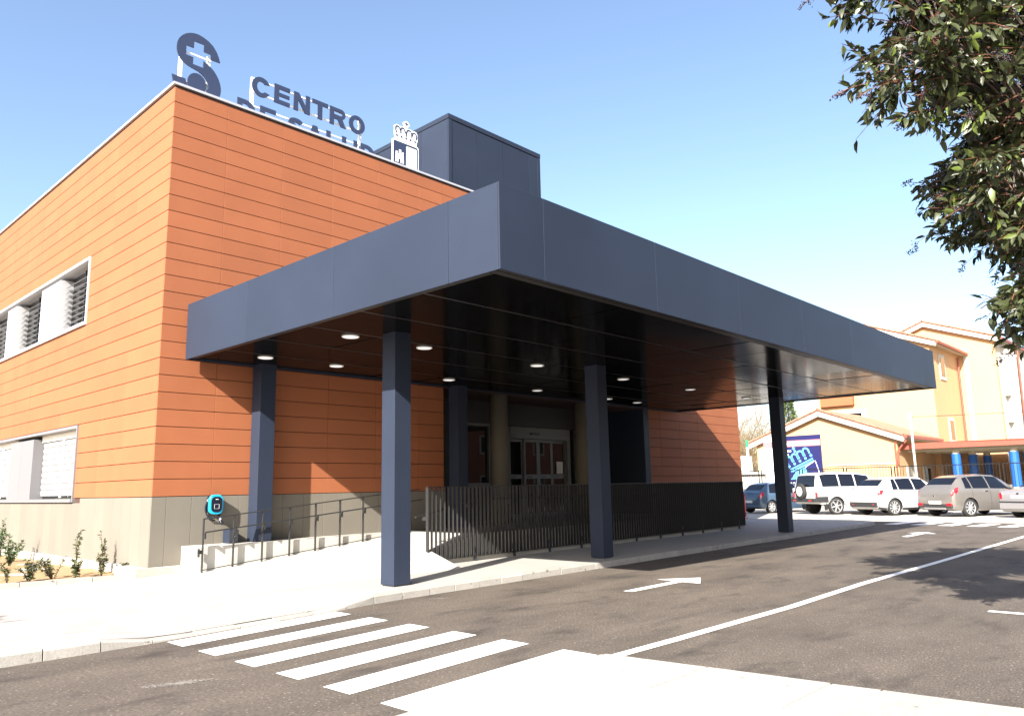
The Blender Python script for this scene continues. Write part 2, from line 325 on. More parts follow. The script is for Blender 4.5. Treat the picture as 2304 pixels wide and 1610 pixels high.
# ------------------------------------------------------------------ ramp, landing, ledge
def rail_y(x): return -2.52+(x-3.95)*(0.40/13.25)
def ramp_hi(x): return min(0.60, 0.112+0.092*x) if x >= .55 else interp(x, [-.7, .55], [.1005, .1626])
def ramp_lo(x): return interp(x, [-.7, 0.5, 1.6, 3.95, 5.4], [.1005, 0.104, 0.115, 0.36, 0.60])
def ramp():
    xs = np.concatenate([np.linspace(-0.7, 0.45, 7), np.linspace(0.55, 5.4, 26)]); ys = [0, .25, .5, .75, 1, 1.22]
    m = MB(); v = []
    for x in xs:
        v.append((x, -3.35, 0.1035))
        for t in ys: v.append((x, -2.46+1.96*t, ramp_lo(x)*(1-min(t,1))+ramp_hi(x)*min(t,1)+0.004))
    n = 7
    fs = []
    for i in range(len(xs)-1):
        for j in range(n-1):
            if j == 0 and xs[i] > 3.85: continue
            fs.append((i*n+j, (i+1)*n+j, (i+1)*n+j+1, i*n+j+1))
    m.poly(v, fs)
    r = struct(m.build('ramp', mat('ramp_concrete', (0.44, 0.42, 0.385), .85, var=.06, vscale=.9, fine=.06, fscale=80, bump=.1, bscale=70), fix=False))
    # low retaining wall under the slatted railing, landing slab
    w = MB(); xs = [3.90, 4.4, 4.9, 5.4, 17.1]
    vs = []
    for x in xs:
        y = rail_y(x)+.03; z = ramp_lo(x)+.006 if x < 5.4 else .606
        vs += [(x, y, 0.05), (x, y, z), (x, y+.12, z), (x, y+.12, .05)]
    k = len(xs); fs = [(i*4+a, (i+1)*4+a, (i+1)*4+(a+1) % 4, i*4+(a+1) % 4) for i in range(k-1) for a in range(4)]+[(3,2,1,0), (k*4-4, k*4-3, k*4-2, k*4-1)]
    w.poly(vs, fs).build('retaining_wall', CONC, r)
    MB().prism([(5.4,-2.37),(17.05,-2.0),(17.05,0.02),(15.2,0.02),(15.2,1.6),(6.6,1.6),(6.6,0.02),(5.4,0.02)], 'z', 0.05, 0.60).build('landing', mat('landing_tile', (0.14, 0.13, 0.12), .7, var=.1, vscale=2, fine=.1, fscale=60), r)
    MB().box(0.55, 5.4, -0.50, -0.002, 0.05, 0.600).build('ledge', mat('pale_concrete', (0.43, 0.41, 0.37), .85, var=.08, vscale=3, fine=.08, fscale=60), r, bevel=0.006)
ramp()

# ================================================================== HEALTH CENTRE
Z0 = 1.45; U = 0.30; TOP = Z0+25*U-0.02
HC = thing('health_centre', 'two-storey health centre clad in orange terracotta panels over a grey base', 'building', (0, 0, 0.1))
def hc(o): return rel(o, Vector((0, 0, 0.1)))
def building():
    # carcass behind the cladding (front plane y = 0, side plane x = 0)
    b = MB()
    b.box(0.30, 6.6, 0.03, 26, 0.06, 8.93).box(6.6, 21.32, 0.03, 26, 3.83, 8.93).box(6.6, 15.2, 1.62, 26, 0.06, 3.83).box(15.2, 21.32, 0.03, 26, 0.06, 3.83)
    for z0, z1, ya in ((.286, 1.36, .03), (1.36, 2.93, None), (2.93, 5.05, .03), (5.05, 6.54, None), (6.54, 8.93, .03)):
        if ya is None: b.box(0.03, 0.30, .03, 3.87, z0, z1).box(0.03, 0.30, 14.0, 26, z0, z1)
        else: b.box(0.03, 0.30, ya, 26, z0, z1)
    hc(b.build('wall', JOINT, HC))
    # terracotta panels, laid in courses
    pan = []
    front = [0.0, 1.04, 2.24, 3.44, 4.64, 5.84, 6.60]
    for k in range(25):
        z = Z0+k*U; top = z+U-0.012 if k < 24 else TOP
        for a, c in zip(front[:-1], front[1:]): pan.append(('f', a, c, z, top, (a+c)/2, 0))
    far = [15.24, 15.9, 17.1, 18.3, 19.5, 20.7, 21.33]
    for k in range(25):
        z = Z0+k*U; top = z+U-0.012 if k < 24 else TOP
        for a, c in zip(far[:-1], far[1:]): pan.append(('f' if k < 9 else 'F', a, c, z, top, (a+c)/2, 0))
    up = [6.6+1.2*i for i in range(8)]+[15.24]
    for k in range(9, 25):
        z = Z0+k*U; top = z+U-0.012 if k < 24 else TOP
        for a, c in zip(up[:-1], up[1:]): pan.append(('F', a, c, z, top, (a+c)/2, 0))
    left = [0.026, 1.47]+[2.67+1.2*i for i in range(20)]
    for k in range(25):
        z = Z0+k*U; top = z+U-0.012 if k < 24 else TOP
        for a, c in zip(left[:-1], left[1:]):
            win = (k < 5 or 12 <= k < 17) and c > 3.9 and a < 14
            if win: continue
            pan.append(('l' if c < 7.5 else 'L', a, c, z, top, 0, (a+c)/2))
    single = [p for p in pan if p[0] in 'fl']
    single.sort(key=lambda p: (p[5]+5.4)**2+(p[6]+13.5)**2)
    keep = single[:300]; rest = single[300:]+[p for p in pan if p[0] in 'FL']
    g = 0.0025
    for t, a, c, z, top, _, _ in keep:
        if t == 'f': hc(boxobj('terracotta_panel', a+g, c-g, 0.0, 0.026, z, top, ORANGE, HC, bevel=0.0025))
        else: hc(boxobj('terracotta_panel', 0.0, 0.025, a+g, c-g, z, top, ORANGE, HC, bevel=0.0025))
    f = MB()
    for t, a, c, z, top, _, _ in rest:
        if t in 'fF': f.box(a+g, c-g, 0.0, 0.026, z, top)
        else: f.box(0.0, 0.025, a+g, c-g, z, top)
    stuff(hc(f.build('terracotta_panel_field', ORANGE_S, HC)))
    # grey base panels
    zb = 0.286; zt = Z0-0.012
    ed = [0.0, .25, .69, 1.13, 1.58, 2.02, 2.47, 2.92, 3.37, 3.83, 4.29, 4.74, 5.2, 5.65, 6.1, 6.6]
    for a, c in zip(ed[:-1], ed[1:]): hc(boxobj('base_panel', a+.003, c-.003, 0.0, 0.026, zb if a < .5 else .60, zt, GREYP, HC, bevel=.0025))
    for a, c in zip(far[:-1], far[1:]): hc(boxobj('base_panel', a+.003, c-.003, 0.0, 0.026, .60 if c < 17.2 else .11, zt, GREYP, HC, bevel=.0025))
    ed = [0.026, .42]+[.42+.44*i for i in range(1, 50)]
    for a, c in zip(ed[:-1], ed[1:]):
        z1 = zt if c < 3.88 or a > 14 else 1.345
        hc(boxobj('base_panel', 0.0, 0.025, a+.003, c-.003, zb, z1, GREYP, HC, bevel=.0025))
    # plinth
    hc(MB().prism([(-.22,-.06),(.62,-.06),(.62,.02),(.02,.02),(.02,26),(-.05,26),(-.05,.85),(-.22,.85)], 'z', 0.0, 0.284).build('plinth', CONC, HC, bevel=.006))
    # coping
    c = MB(); c.prism([(-.035,-.035),(21.4,-.035),(21.4,.32),(.32,.32),(.32,26),(-.035,26)], 'z', 8.975, 9.022)
    hc(c.build('coping', ALU, HC))
    hc(MB().prism([(.01,.012),(21.3,.012),(21.3,.29),(.29,.29),(.29,26),(.01,26)], 'z', 8.93, 8.975).build('coping_gap', JOINT, HC))
    # far right corner trim and reveal of the entrance recess
    hc(MB().box(14.95, 15.235, -0.02, 1.62, .60, 3.83).build('reveal', METAL, HC))
    hc(MB().box(6.602, 6.62, -.01, 1.6, .6, 3.83).build('recess_side', DARK, HC))
building()

def windows():
    def win(z0, z1, bays, posts, kind):
        w = MB(); y0, y1 = 3.87, 14.0
        # outer frame standing 3 cm proud of the cladding
        w.box(-.03, .30, y0, y0+.05, z0, z1).box(-.03, .30, y1-.05, y1, z0, z1).box(-.03, .30, y0+.05, y1-.05, z1-.06, z1).box(-.05, .30, y0+.05, y1-.05, z0, z0+.07)
        fr = hc(w.build('window', ALU if kind == 'louvre' else ALUGREY, HC))
        # cladding piers between the bays
        for a, c in posts:
            n = 2 if c-a > 1.6 else 1
            for i in range(n):
                p = a+(c-a)*i/n; q = a+(c-a)*(i+1)/n
                hc(boxobj('pier_panel', .0, .299, p+.004, q-.004, z0+.071, z1-.13, ALUGREY if kind != 'louvre' else ALU, fr))
        for a, c in bays:
            hc(MB().box(.27, .298, a, c, z0+.07, z1-.06).build('pane', GLASS, fr))
            if kind == 'louvre':
                zs = np.linspace(z0+.16, z1-.30, 9)
                for z in zs:
                    hc(MB().poly([(.10,a+.02,z-.018),(.16,a+.02,z+.018),(.166,a+.02,z+.012),(.106,a+.02,z-.024),(.10,c-.02,z-.018),(.16,c-.02,z+.018),(.166,c-.02,z+.012),(.106,c-.02,z-.024)],
                       [(0,1,5,4),(1,2,6,5),(2,3,7,6),(3,0,4,7),(3,2,1,0),(4,5,6,7)]).build('louvre_slat', SHUT, fr))
                hc(MB().box(.215, .265, (a+c)/2-.02, (a+c)/2+.02, z0+.07, z1-.06).build('mullion', METAL_D, fr))
            else:
                zs = np.linspace(z0+.13, z1-.20, 10)
                for p, q in zip(zs[:-1], zs[1:]):
                    hc(MB().poly([(.225,a+.01,p+.006),(.205,a+.01,(p+q)/2),(.222,a+.01,q-.004),(.24,a+.01,q-.004),(.24,a+.01,p+.006),(.225,c-.01,p+.006),(.205,c-.01,(p+q)/2),(.222,c-.01,q-.004),(.24,c-.01,q-.004),(.24,c-.01,p+.006)],
                       [(0,1,6,5),(1,2,7,6),(2,3,8,7),(3,4,9,8),(4,0,5,9),(4,3,2,1,0),(5,6,7,8,9)]).build('shutter_slat', SHUT, fr))
                hc(MB().box(.185, .21, (a+c)/2-.035, (a+c)/2+.035, z0+.10, z1-.20).build('shutter_guide', WHITE, fr))
                hc(MB().box(.17, .26, a+.005, c-.005, z1-.20, z1-.062).build('shutter_box', WHITE, fr))
    win(1.36, 2.93, [(3.93,6.86),(8.73,11.6),(13.2,13.94)], [(6.86,8.73),(11.6,13.2)], 'shutter')
    win(5.05, 6.54, [(3.93,5.79),(7.2,9.24),(10.1,12.0),(13.3,13.94)], [(5.79,7.2),(9.24,10.1),(12.0,13.3)], 'louvre')
windows()

def penthouse():
    z0, z1 = 8.93, 12.95
    p = hc(MB().box(9.54, 13.80, 3.02, 11.0, z0, z1-.02).build('roof_penthouse', METAL_D, HC))
    xs = [9.52, 9.66, 10.75, 11.94, 13.20, 13.67, 13.82]
    for a, c in zip(xs[:-1], xs[1:]): hc(boxobj('penthouse_panel', a+.005, c-.005, 3.0 if c-a > .3 else 2.985, 3.02, z0, z1-.17, METAL, p))
    ys = [3.02, 4.29, 5.5, 6.7, 7.9, 9.1, 10.3, 11.0]
    for a, c in zip(ys[:-1], ys[1:]): hc(boxobj('penthouse_panel', 9.52, 9.54, a+.005, c-.005, z0, z1-.17, METAL, p))
    hc(MB().box(9.51, 13.83, 2.98, 11.02, z1-.15, z1).build('penthouse_coping', METAL, p))
penthouse()

def entrance():
    yb = 1.5
    # dark back wall of the recess
    w = MB(); w.box(6.62, 8.6, yb, 1.62, .60, 3.83).box(8.6, 9.62, yb, 1.62, 3.22, 3.83).box(8.6, 9.62, yb, 1.62, .60, 1.5).box(9.62, 10.33, yb, 1.62, .60, 3.83).box(10.33, 13.06, yb, 1.62, 3.21, 3.83).box(13.44, 14.95, yb, 1.62, .6, 3.83).box(13.06, 13.44, yb, 1.62, 3.2, 3.83)
    hc(w.build('recess_wall', DARK, HC))
    wn = hc(MB().box(8.6, 8.66, yb-.03, 1.61, 1.5, 3.22).box(9.56, 9.62, yb-.03, 1.61, 1.5, 3.22).box(8.66, 9.56, yb-.03, 1.61, 3.15, 3.22).box(8.66, 9.56, yb-.03, 1.61, 1.5, 1.62).build('entrance_window', DOORF, HC))
    hc(MB().box(8.66, 9.56, 1.55, 1.57, 1.62, 3.15).build('pane', GLASS, wn))
    dr = hc(MB().box(10.33, 10.41, yb-.04, 1.61, .62, 3.19).box(12.95, 13.06, yb-.04, 1.61, .62, 3.19).box(10.41, 12.95, yb-.05, 1.61, 2.86, 3.19).build('sliding_door', DOORF, HC))
    hc(MB().box(11.25, 11.62, yb-.10, yb-.05, 2.98, 3.04).build('door_sensor', METAL_D, dr))
    xs = [10.41, 11.03, 11.66, 12.29, 12.95]
    for i, (a, c) in enumerate(zip(xs[:-1], xs[1:])):
        yy = yb+.02 if i in (1, 2) else yb+.06
        hc(MB().box(a+.003, a+.073, yy, yy+.035, .625, 2.85).box(c-.073, c-.003, yy, yy+.035, .625, 2.85).box(a+.073, c-.073, yy, yy+.035, 2.77, 2.85).box(a+.073, c-.073, yy, yy+.035, .625, .74).build('door_leaf_frame', DOORF, dr))
        hc(MB().box(a+.073, c-.073, yy+.012, yy+.022, .74, 2.77).build('pane', GLASS, dr))
        hc(MB().box(a+.074, c-.074, yy+.004, yy+.0105, 1.72, 1.84).build('frosted_band', mat('frosted_band', (0.16,0.17,0.17), 0.5), dr))
        hc(text_obj('band_lettering', 'sescam', .085, METAL_D, dr, (a+.12, yy+.003, 1.755), off=.001, ext=.001))
    hc(MB().box(12.52, 12.80, 1.545, 1.5495, 1.86, 2.22).build('paper_notice', mat('paper', (0.7,0.7,0.68), 0.8), dr))
    sl = hc(MB().box(13.06, 13.10, yb-.03, 1.61, .62, 3.2).box(13.40, 13.44, yb-.03, 1.61, .62, 3.2).build('side_light', DOORF, HC))
    hc(MB().box(13.10, 13.40, 1.55, 1.57, .62, 3.2).build('pane', GLASS, sl))
    for x in (8.66, 12.14):
        hc(MB().tube([(x, .2, .60), (x, .2, 3.83)], .232, 32).build('round_column', BEIGE, HC, smooth=True))
entrance()

# ================================================================== CANOPY
def canopy():
    C = thing('entrance_canopy', 'wide flat dark grey metal canopy on square columns over the entrance', 'canopy', (8.6, -4, 0.1))
    off = Vector(C.location)
    def cp(o): return rel(o, off)
    xa, xb, ya, yb, z0, z1, zs = .401, 16.936, -7.902, -.112, 3.829, 4.831, 3.862
    cp(MB().box(xa+.03, xb-.03, ya+.03, yb-.03, zs+.03, z1-.012).build('canopy_core', METAL_D, C))
    fx = [xa, 1.14, 3.52, 5.97, 8.47, 10.95, 13.42, 15.9, xb]; fy = [ya+.027, -7.06, -4.70, -2.28, yb]; g = .004
    for a, c in zip(fx[:-1], fx[1:]): cp(boxobj('fascia_panel', a+(g if a > xa else 0), c-g, ya, ya+.026, z0, z1, METAL, C, bevel=.002))
    for a, c in zip(fy[:-1], fy[1:]):
        cp(boxobj('fascia_panel', xa, xa+.026, a+g, c-g, z0, z1, METAL, C, bevel=.002))
        cp(boxobj('fascia_panel', xb-.026, xb, a+g, c-g, z0, z1, METAL, C, bevel=.002))
    cp(MB().box(xa+.03, xb-.03, yb-.026, yb, z0, z1).build('fascia_panel', METAL, C))
    # glossy soffit panels, each very slightly out of level
    sx = [xa+.17]+[xa+.17+1.255*i for i in range(1, 13)]+[xb-.17]; sy = [ya+.26, -6.43, -5.13, -3.85, -2.57, -1.29, yb-.04]
    for a, c in zip(sx[:-1], sx[1:]):
        for p, q in zip(sy[:-1], sy[1:]):
            o = cp(boxobj('soffit_panel', a+.004, c-.004, p+.02, q-.02, zs, zs+.02, SOFFIT, C))
            o.rotation_euler = (random.uniform(-.0022, .0022), random.uniform(-.007, .007), 0)
    for y in sy[1:-1]: cp(MB().box(xa+.17, xb-.17, y-.019, y+.019, zs-.004, zs+.012).build('soffit_strip', SOFTRIM, C))
    for x0, x1, y0, y1 in ((xa+.03, xb-.03, ya+.03, ya+.13), (xa+.03, xb-.03, ya+.15, ya+.255), (xa+.028, xa+.165, ya+.262, yb-.03), (xb-.165, xb-.028, ya+.262, yb-.03)):
        cp(MB().box(x0, x1, y0, y1, zs-.006, zs+.02).build('soffit_edge_trim', SOFTRIM, C))
    cols = [(1.72, -4.39, .10), (6.77, -4.39, .10), (15.53, -4.20, .10), (1.72, -.385, .60), (6.70, -.385, .60)]
    for x, y, zb in cols:
        c = cp(MB().box(x, x+.312, y, y+.31, zb+.02, zs+.015).build('column', METAL, C, bevel=.004))
        cp(MB().box(x+.02, x+.292, y+.02, y+.29, zb-.01, zb+.03).build('base_plate', METAL_D, c))
    LAMP = mat('downlight_diffuser', (0.80, 0.76, 0.74), 0.4, emit=0.30)
    for x, y in ((1.43,-1.05),(2.92,-1.05),(1.45,-3.62),(2.95,-3.62),(5.9,-.97),(5.9,-3.58),(8.9,-.93),(8.92,-3.52),(11.9,-3.5),(13.4,-.86),(15.0,-3.48),(11.9,-.9)):
        l = cp(MB().tube([(x,y,zs-.012),(x,y,zs+.01)], .115, 24).build('downlight', LAMP, C))
        r = MB(); pts = [(x+.125*math.cos(t), y+.125*math.sin(t), zs-.008) for t in np.linspace(0, 2*PI, 25)]
        cp(r.tube(pts, .012, 6, cap=False).build('downlight_ring', WHITE, l))
canopy()

# ------------------------------------------------------------------ railings
def handrail():
    H = thing('ramp_handrail', 'thin grey steel handrail along the ledge of the ramp', 'handrail', (2.8, -.6, .3)); off = Vector(H.location)
    def hp(o): return rel(o, off)
    y = -.57; zr = lambda x: ramp_hi(x)+.012
    xs = [.66+.545*i for i in range(9)]
    for i, x in enumerate(xs):
        hp(MB().box(x-.008, x+.008, y-.022, y+.022, zr(x)-.02, zr(x)+.865).build('post', STEEL, H))
        b = MB(); z = zr(x)+.655
        b.box(x-.004, x+.004, y-.085, y-.022, z-.11, z-.03).box(x-.012, x+.012, y-.088, y-.08, z-.11, z-.006)
        hp(b.build('bracket', STEEL, H))
    a, c = xs[0]-.008, 5.4
    hp(MB().bar((a, y, zr(a)+.875), (c, y, zr(c)+.875), .045, .018).build('top_rail', STEEL, H))
    hp(MB().bar((a, y-.085, zr(a)+.655), (c, y-.085, zr(c)+.655), .022, .022).build('grab_rail', STEEL, H))
    hp(MB().bar((a, y, zr(a)+.03), (c, y, zr(c)+.03), .03, .012).build('bottom_rail', STEEL, H))
    hp(MB().box(xs[0]-.075, xs[0]-.008, y-.01, y+.01, zr(a)+.30, zr(a)+.36).box(xs[0]-.075, xs[0]-.055, y-.02, y+.02, zr(a)+.25, zr(a)+.385).build('end_tag', STEEL, H))
handrail()
def slat_rail():
    R = thing('slatted_railing', 'long dark slatted steel railing in front of the entrance landing', 'railing', (10, -2.4, .1)); off = Vector(R.location)
    def rp(o): return rel(o, off)
    RZ = math.atan2(.40, 13.25)
    me = None; n = 0
    x = 3.95+.105
    while x < 17.15:
        if me is None:
            me = MB().box(-.006, .006, -.028, .028, 0, 1.32).build('slat', STEEL, R); me.location = Vector((x, rail_y(x), .195))-off; d = me.data
        else:
            o = finish('slat', d, None, R, Vector((x, rail_y(x), .195))-off)
            o.rotation_euler = (0, 0, random.uniform(-.03, .03))
        x += .1085
    rp(MB().box(3.94, 3.962, rail_y(3.95)-.035, rail_y(3.95)+.035, .095, 1.523).build('end_post', STEEL, R))
    for z, h in ((1.520, .012), (.195, .014)):
        rp(MB().bar((3.95, rail_y(3.95), z), (17.2, rail_y(17.2), z), .066, h).build('rail', STEEL, R))
    for x in [5.19+1.15*i for i in range(11)]:
        rp(MB().box(x-.02, x+.02, rail_y(x)-.02, rail_y(x)+.02, .095, .19).box(x-.03, x+.03, rail_y(x)-.006, rail_y(x)+.032, .25, .36).build('foot', METAL_D, R))
    # grab rail on the inner side
    pts = [(3.78, .36+.62), (5.4, .60+.66), (16.6, 1.27)]
    for (a, za), (c, zc) in zip(pts[:-1], pts[1:]):
        rp(MB().bar((a, rail_y(a)+.14, za), (c, rail_y(c)+.14, zc), .035, .03).build('grab_rail', STEEL, R))
    for x in [3.98+1.15*i for i in range(11)]:
        z = interp(x, [3.78, 5.4, 16.6], [.98, 1.26, 1.27])
        rp(MB().box(x-.03, x-.022, rail_y(x)+.03, rail_y(x)+.15, z-.10, z-.03).box(x-.035, x-.017, rail_y(x)+.13, rail_y(x)+.15, z-.10, z-.015).build('bracket', STEEL, R))
slat_rail()

# ------------------------------------------------------------------ EV charger, small box
def charger():
    E = thing('car_charger', 'bright blue and black wall charger with a coiled cable on the grey base', 'charger', (1.075, 0, 1.1)); off = Vector(E.location)
    def ep(o): return rel(o, off)
    def rr(cx, cz, w, h, r, n=6):
        p = []
        for sx, sz, a in ((1,1,0),(-1,1,90),(-1,-1,180),(1,-1,270)): p += arc(cx+sx*(w-r), cz+sz*(h-r), r, r, a, a+90, n)
        return p
    B = mat('charger_blue', (0.010, 0.36, 0.62), 0.35, coat=.4); K = mat('charger_black', (0.010, 0.012, 0.022), 0.18, coat=.5)
    cz = 1.29
    def solid(name, loops_r, y0, y1, m):
        p0 = rr(1.075, cz, *loops_r); return ep(MB().prism(p0, 'y', y1, y0).build(name, m, E, bevel=.008 if name == 'housing' else 0))
    solid('backplate', (.122, .165, .09), -.09, 0, K); solid('housing', (.128, .172, .095), -.155, -.09, B)
    solid('front_panel', (.098, .135, .07), -.163, -.154, K)
    ep(shape_obj('screen_frame', [rr(1.075, cz-.035, .046, .042, .012), rr(1.075, cz-.035, .040, .036, .010)], .006, ALU, E, -.166))
    ep(MB().box(1.05, 1.10, -.1655, -.1625, cz+.085, cz+.094).build('brand_bar', WHITE, E))
    pts = [(1.075+.16*math.cos(t), -.06+.02*math.sin(2*t), cz-.04+.20*math.sin(t)) for t in np.linspace(.35*PI, 1.72*PI, 34)]
    ep(MB().tube(pts, .011, 8).build('cable', K, E, smooth=True))
    pts = [(1.075+.135*math.cos(t), -.03, cz-.06+.225*math.sin(t)) for t in np.linspace(.6*PI, 1.6*PI, 26)]
    ep(MB().tube(pts, .011, 8).build('cable', K, E, smooth=True))
    ep(MB().tube([(1.165,-.08,1.13),(1.16,-.10,1.06),(1.175,-.12,1.0)], [.026,.024,.021], 10).tube([(1.175,-.12,1.0),(1.185,-.16,.955)], [.03,.03], 10).build('plug', K, E, smooth=True))
    ep(MB().tube([(1.168,-.105,1.045),(1.178,-.125,.995)], .0245, 10).build('plug_collar', ALU, E, smooth=True))
    G = thing('junction_box', 'small dark grey junction box on the ledge below the wall charger', 'box', (1.36, -.2, .6)); off2 = Vector(G.location)
    for o in (MB().box(1.28, 1.46, -.26, -.02, .602, .84).build('box_body', METAL, G, bevel=.005), MB().box(1.295, 1.445, -.268, -.26, .62, .825).build('box_lid', METAL_D, G), MB().tube([(1.37,-.28,.72),(1.37,-.268,.72)], .012, 12).build('knob', ALU, G)):
        o.location = Vector(o.location)-off2
charger()

# ------------------------------------------------------------------ roof signs
def glyph(ch, x0, x1, z0, h):
    """heavy sans capital as outline loops"""
    w = x1-x0; t = .262*h; q = .222*h
    X = lambda a: x0+a; Zt = z0+h
    if ch == 'E': return [[(x0,z0),(x1,z0),(x1,z0+q),(x0+t,z0+q),(x0+t,z0+.40*h),(x1-.03*w,z0+.40*h),(x1-.03*w,z0+.59*h),(x0+t,z0+.59*h),(x0+t,Zt-q),(x1,Zt-q),(x1,Zt),(x0,Zt)]]
    if ch == 'L': return [[(x0,z0),(x1,z0),(x1,z0+q),(x0+t,z0+q),(x0+t,Zt),(x0,Zt)]]
    if ch == 'T': m = (x0+x1)/2; return [[(m-t/2,z0),(m+t/2,z0),(m+t/2,Zt-q),(x1,Zt-q),(x1,Zt),(x0,Zt),(x0,Zt-q),(m-t/2,Zt-q)]]
    if ch == 'N': s = t*.95; return [[(x0,z0),(x0+s,z0),(x0+s,z0+.62*h),(x1-s*1.12,z0),(x1,z0),(x1,Zt),(x1-s,Zt),(x1-s,z0+.40*h),(x0+s*1.12,Zt),(x0,Zt)]]
    if ch == 'A':
        m = (x0+x1)/2; s = .13*h
        return [[(x0-.03*h,z0),(x0+t*.95,z0),(x0+t*1.1,z0+.16*h),(x1-t*1.1,z0+.16*h),(x1-t*.95,z0),(x1+.03*h,z0),(m+s,Zt),(m-s,Zt)], [(x0+t*1.32,z0+.34*h),(x1-t*1.32,z0+.34*h),(m,z0+.76*h)]]
    cx, cz, rx, rz = (x0+x1)/2, z0+h/2, w/2, h/2*1.03
    if ch == 'O': return [arc(cx, cz, rx, rz, 0, 360, 40)[:-1], arc(cx, cz, rx-t, rz-q, 0, 360, 40)[:-1]]
    if ch == 'C': return [arc(cx, cz, rx, rz, 28, 332, 36)+arc(cx, cz, rx-t, rz-q, 318, 42, 36)]
    if ch == 'D': r = w*.58; return [[(x0,z0)]+[(x1-r,z0)]+arc(x1-r, cz, r, h/2, -90, 90, 18)+[(x0,Zt)], [(x0+t,z0+q),(x0+t,Zt-q)]+arc(x1-r, cz, r-t, h/2-q, 90, -90, 18)]
    if ch == 'U': r = w/2; return [[(x0,Zt)]+arc(cx, z0+r*.95, r, r*.98, 180, 360, 20)+[(x1,Zt),(x1-t,Zt)]+arc(cx, z0+r*.95, r-t, r*.98-q, 360, 180, 20)+[(x0+t,Zt)]]
    if ch == 'R':
        r = .285*h; bx = x1-.02*w-r; zc = Zt-r
        return [[(x0,z0),(x0+t,z0),(x0+t,z0+.36*h),(x0+.50*w,z0+.36*h),(x1-t*1.12,z0),(x1+.02*w,z0),(x0+.80*w,z0+.425*h)]+arc(bx, zc, r, r, -72, 90, 14)+[(x0,Zt)], [(x0+t,zc-.095*h),(x0+t,zc+.095*h)]+arc(bx, zc, .095*h, .095*h, 90, -90, 10)]
    if ch == 'S':
        r = h*.27; c = []
        c += [(cx+(rx-t*.45)*math.cos(a), Zt-r+(r-q*.45)*math.sin(a)) for a in np.radians(np.linspace(20, 210, 16))]
        c += [(cx, z0+.5*h)]
        c += [(cx+(rx-t*.45)*math.cos(a), z0+r+(r-q*.45)*math.sin(a)) for a in np.radians(np.linspace(30, -160, 16))]
        L = []; Rr = []
        for i, p in enumerate(c):
            a = Vector(c[max(i-1, 0)]); b = Vector(c[min(i+1, len(c)-1)]); d = (b-a).normalized(); n = Vector((-d.y, d.x))*t*.47
            L.append((p[0]+n.x, p[1]+n.y)); Rr.append((p[0]-n.x, p[1]-n.y))
        return [L+Rr[::-1]]
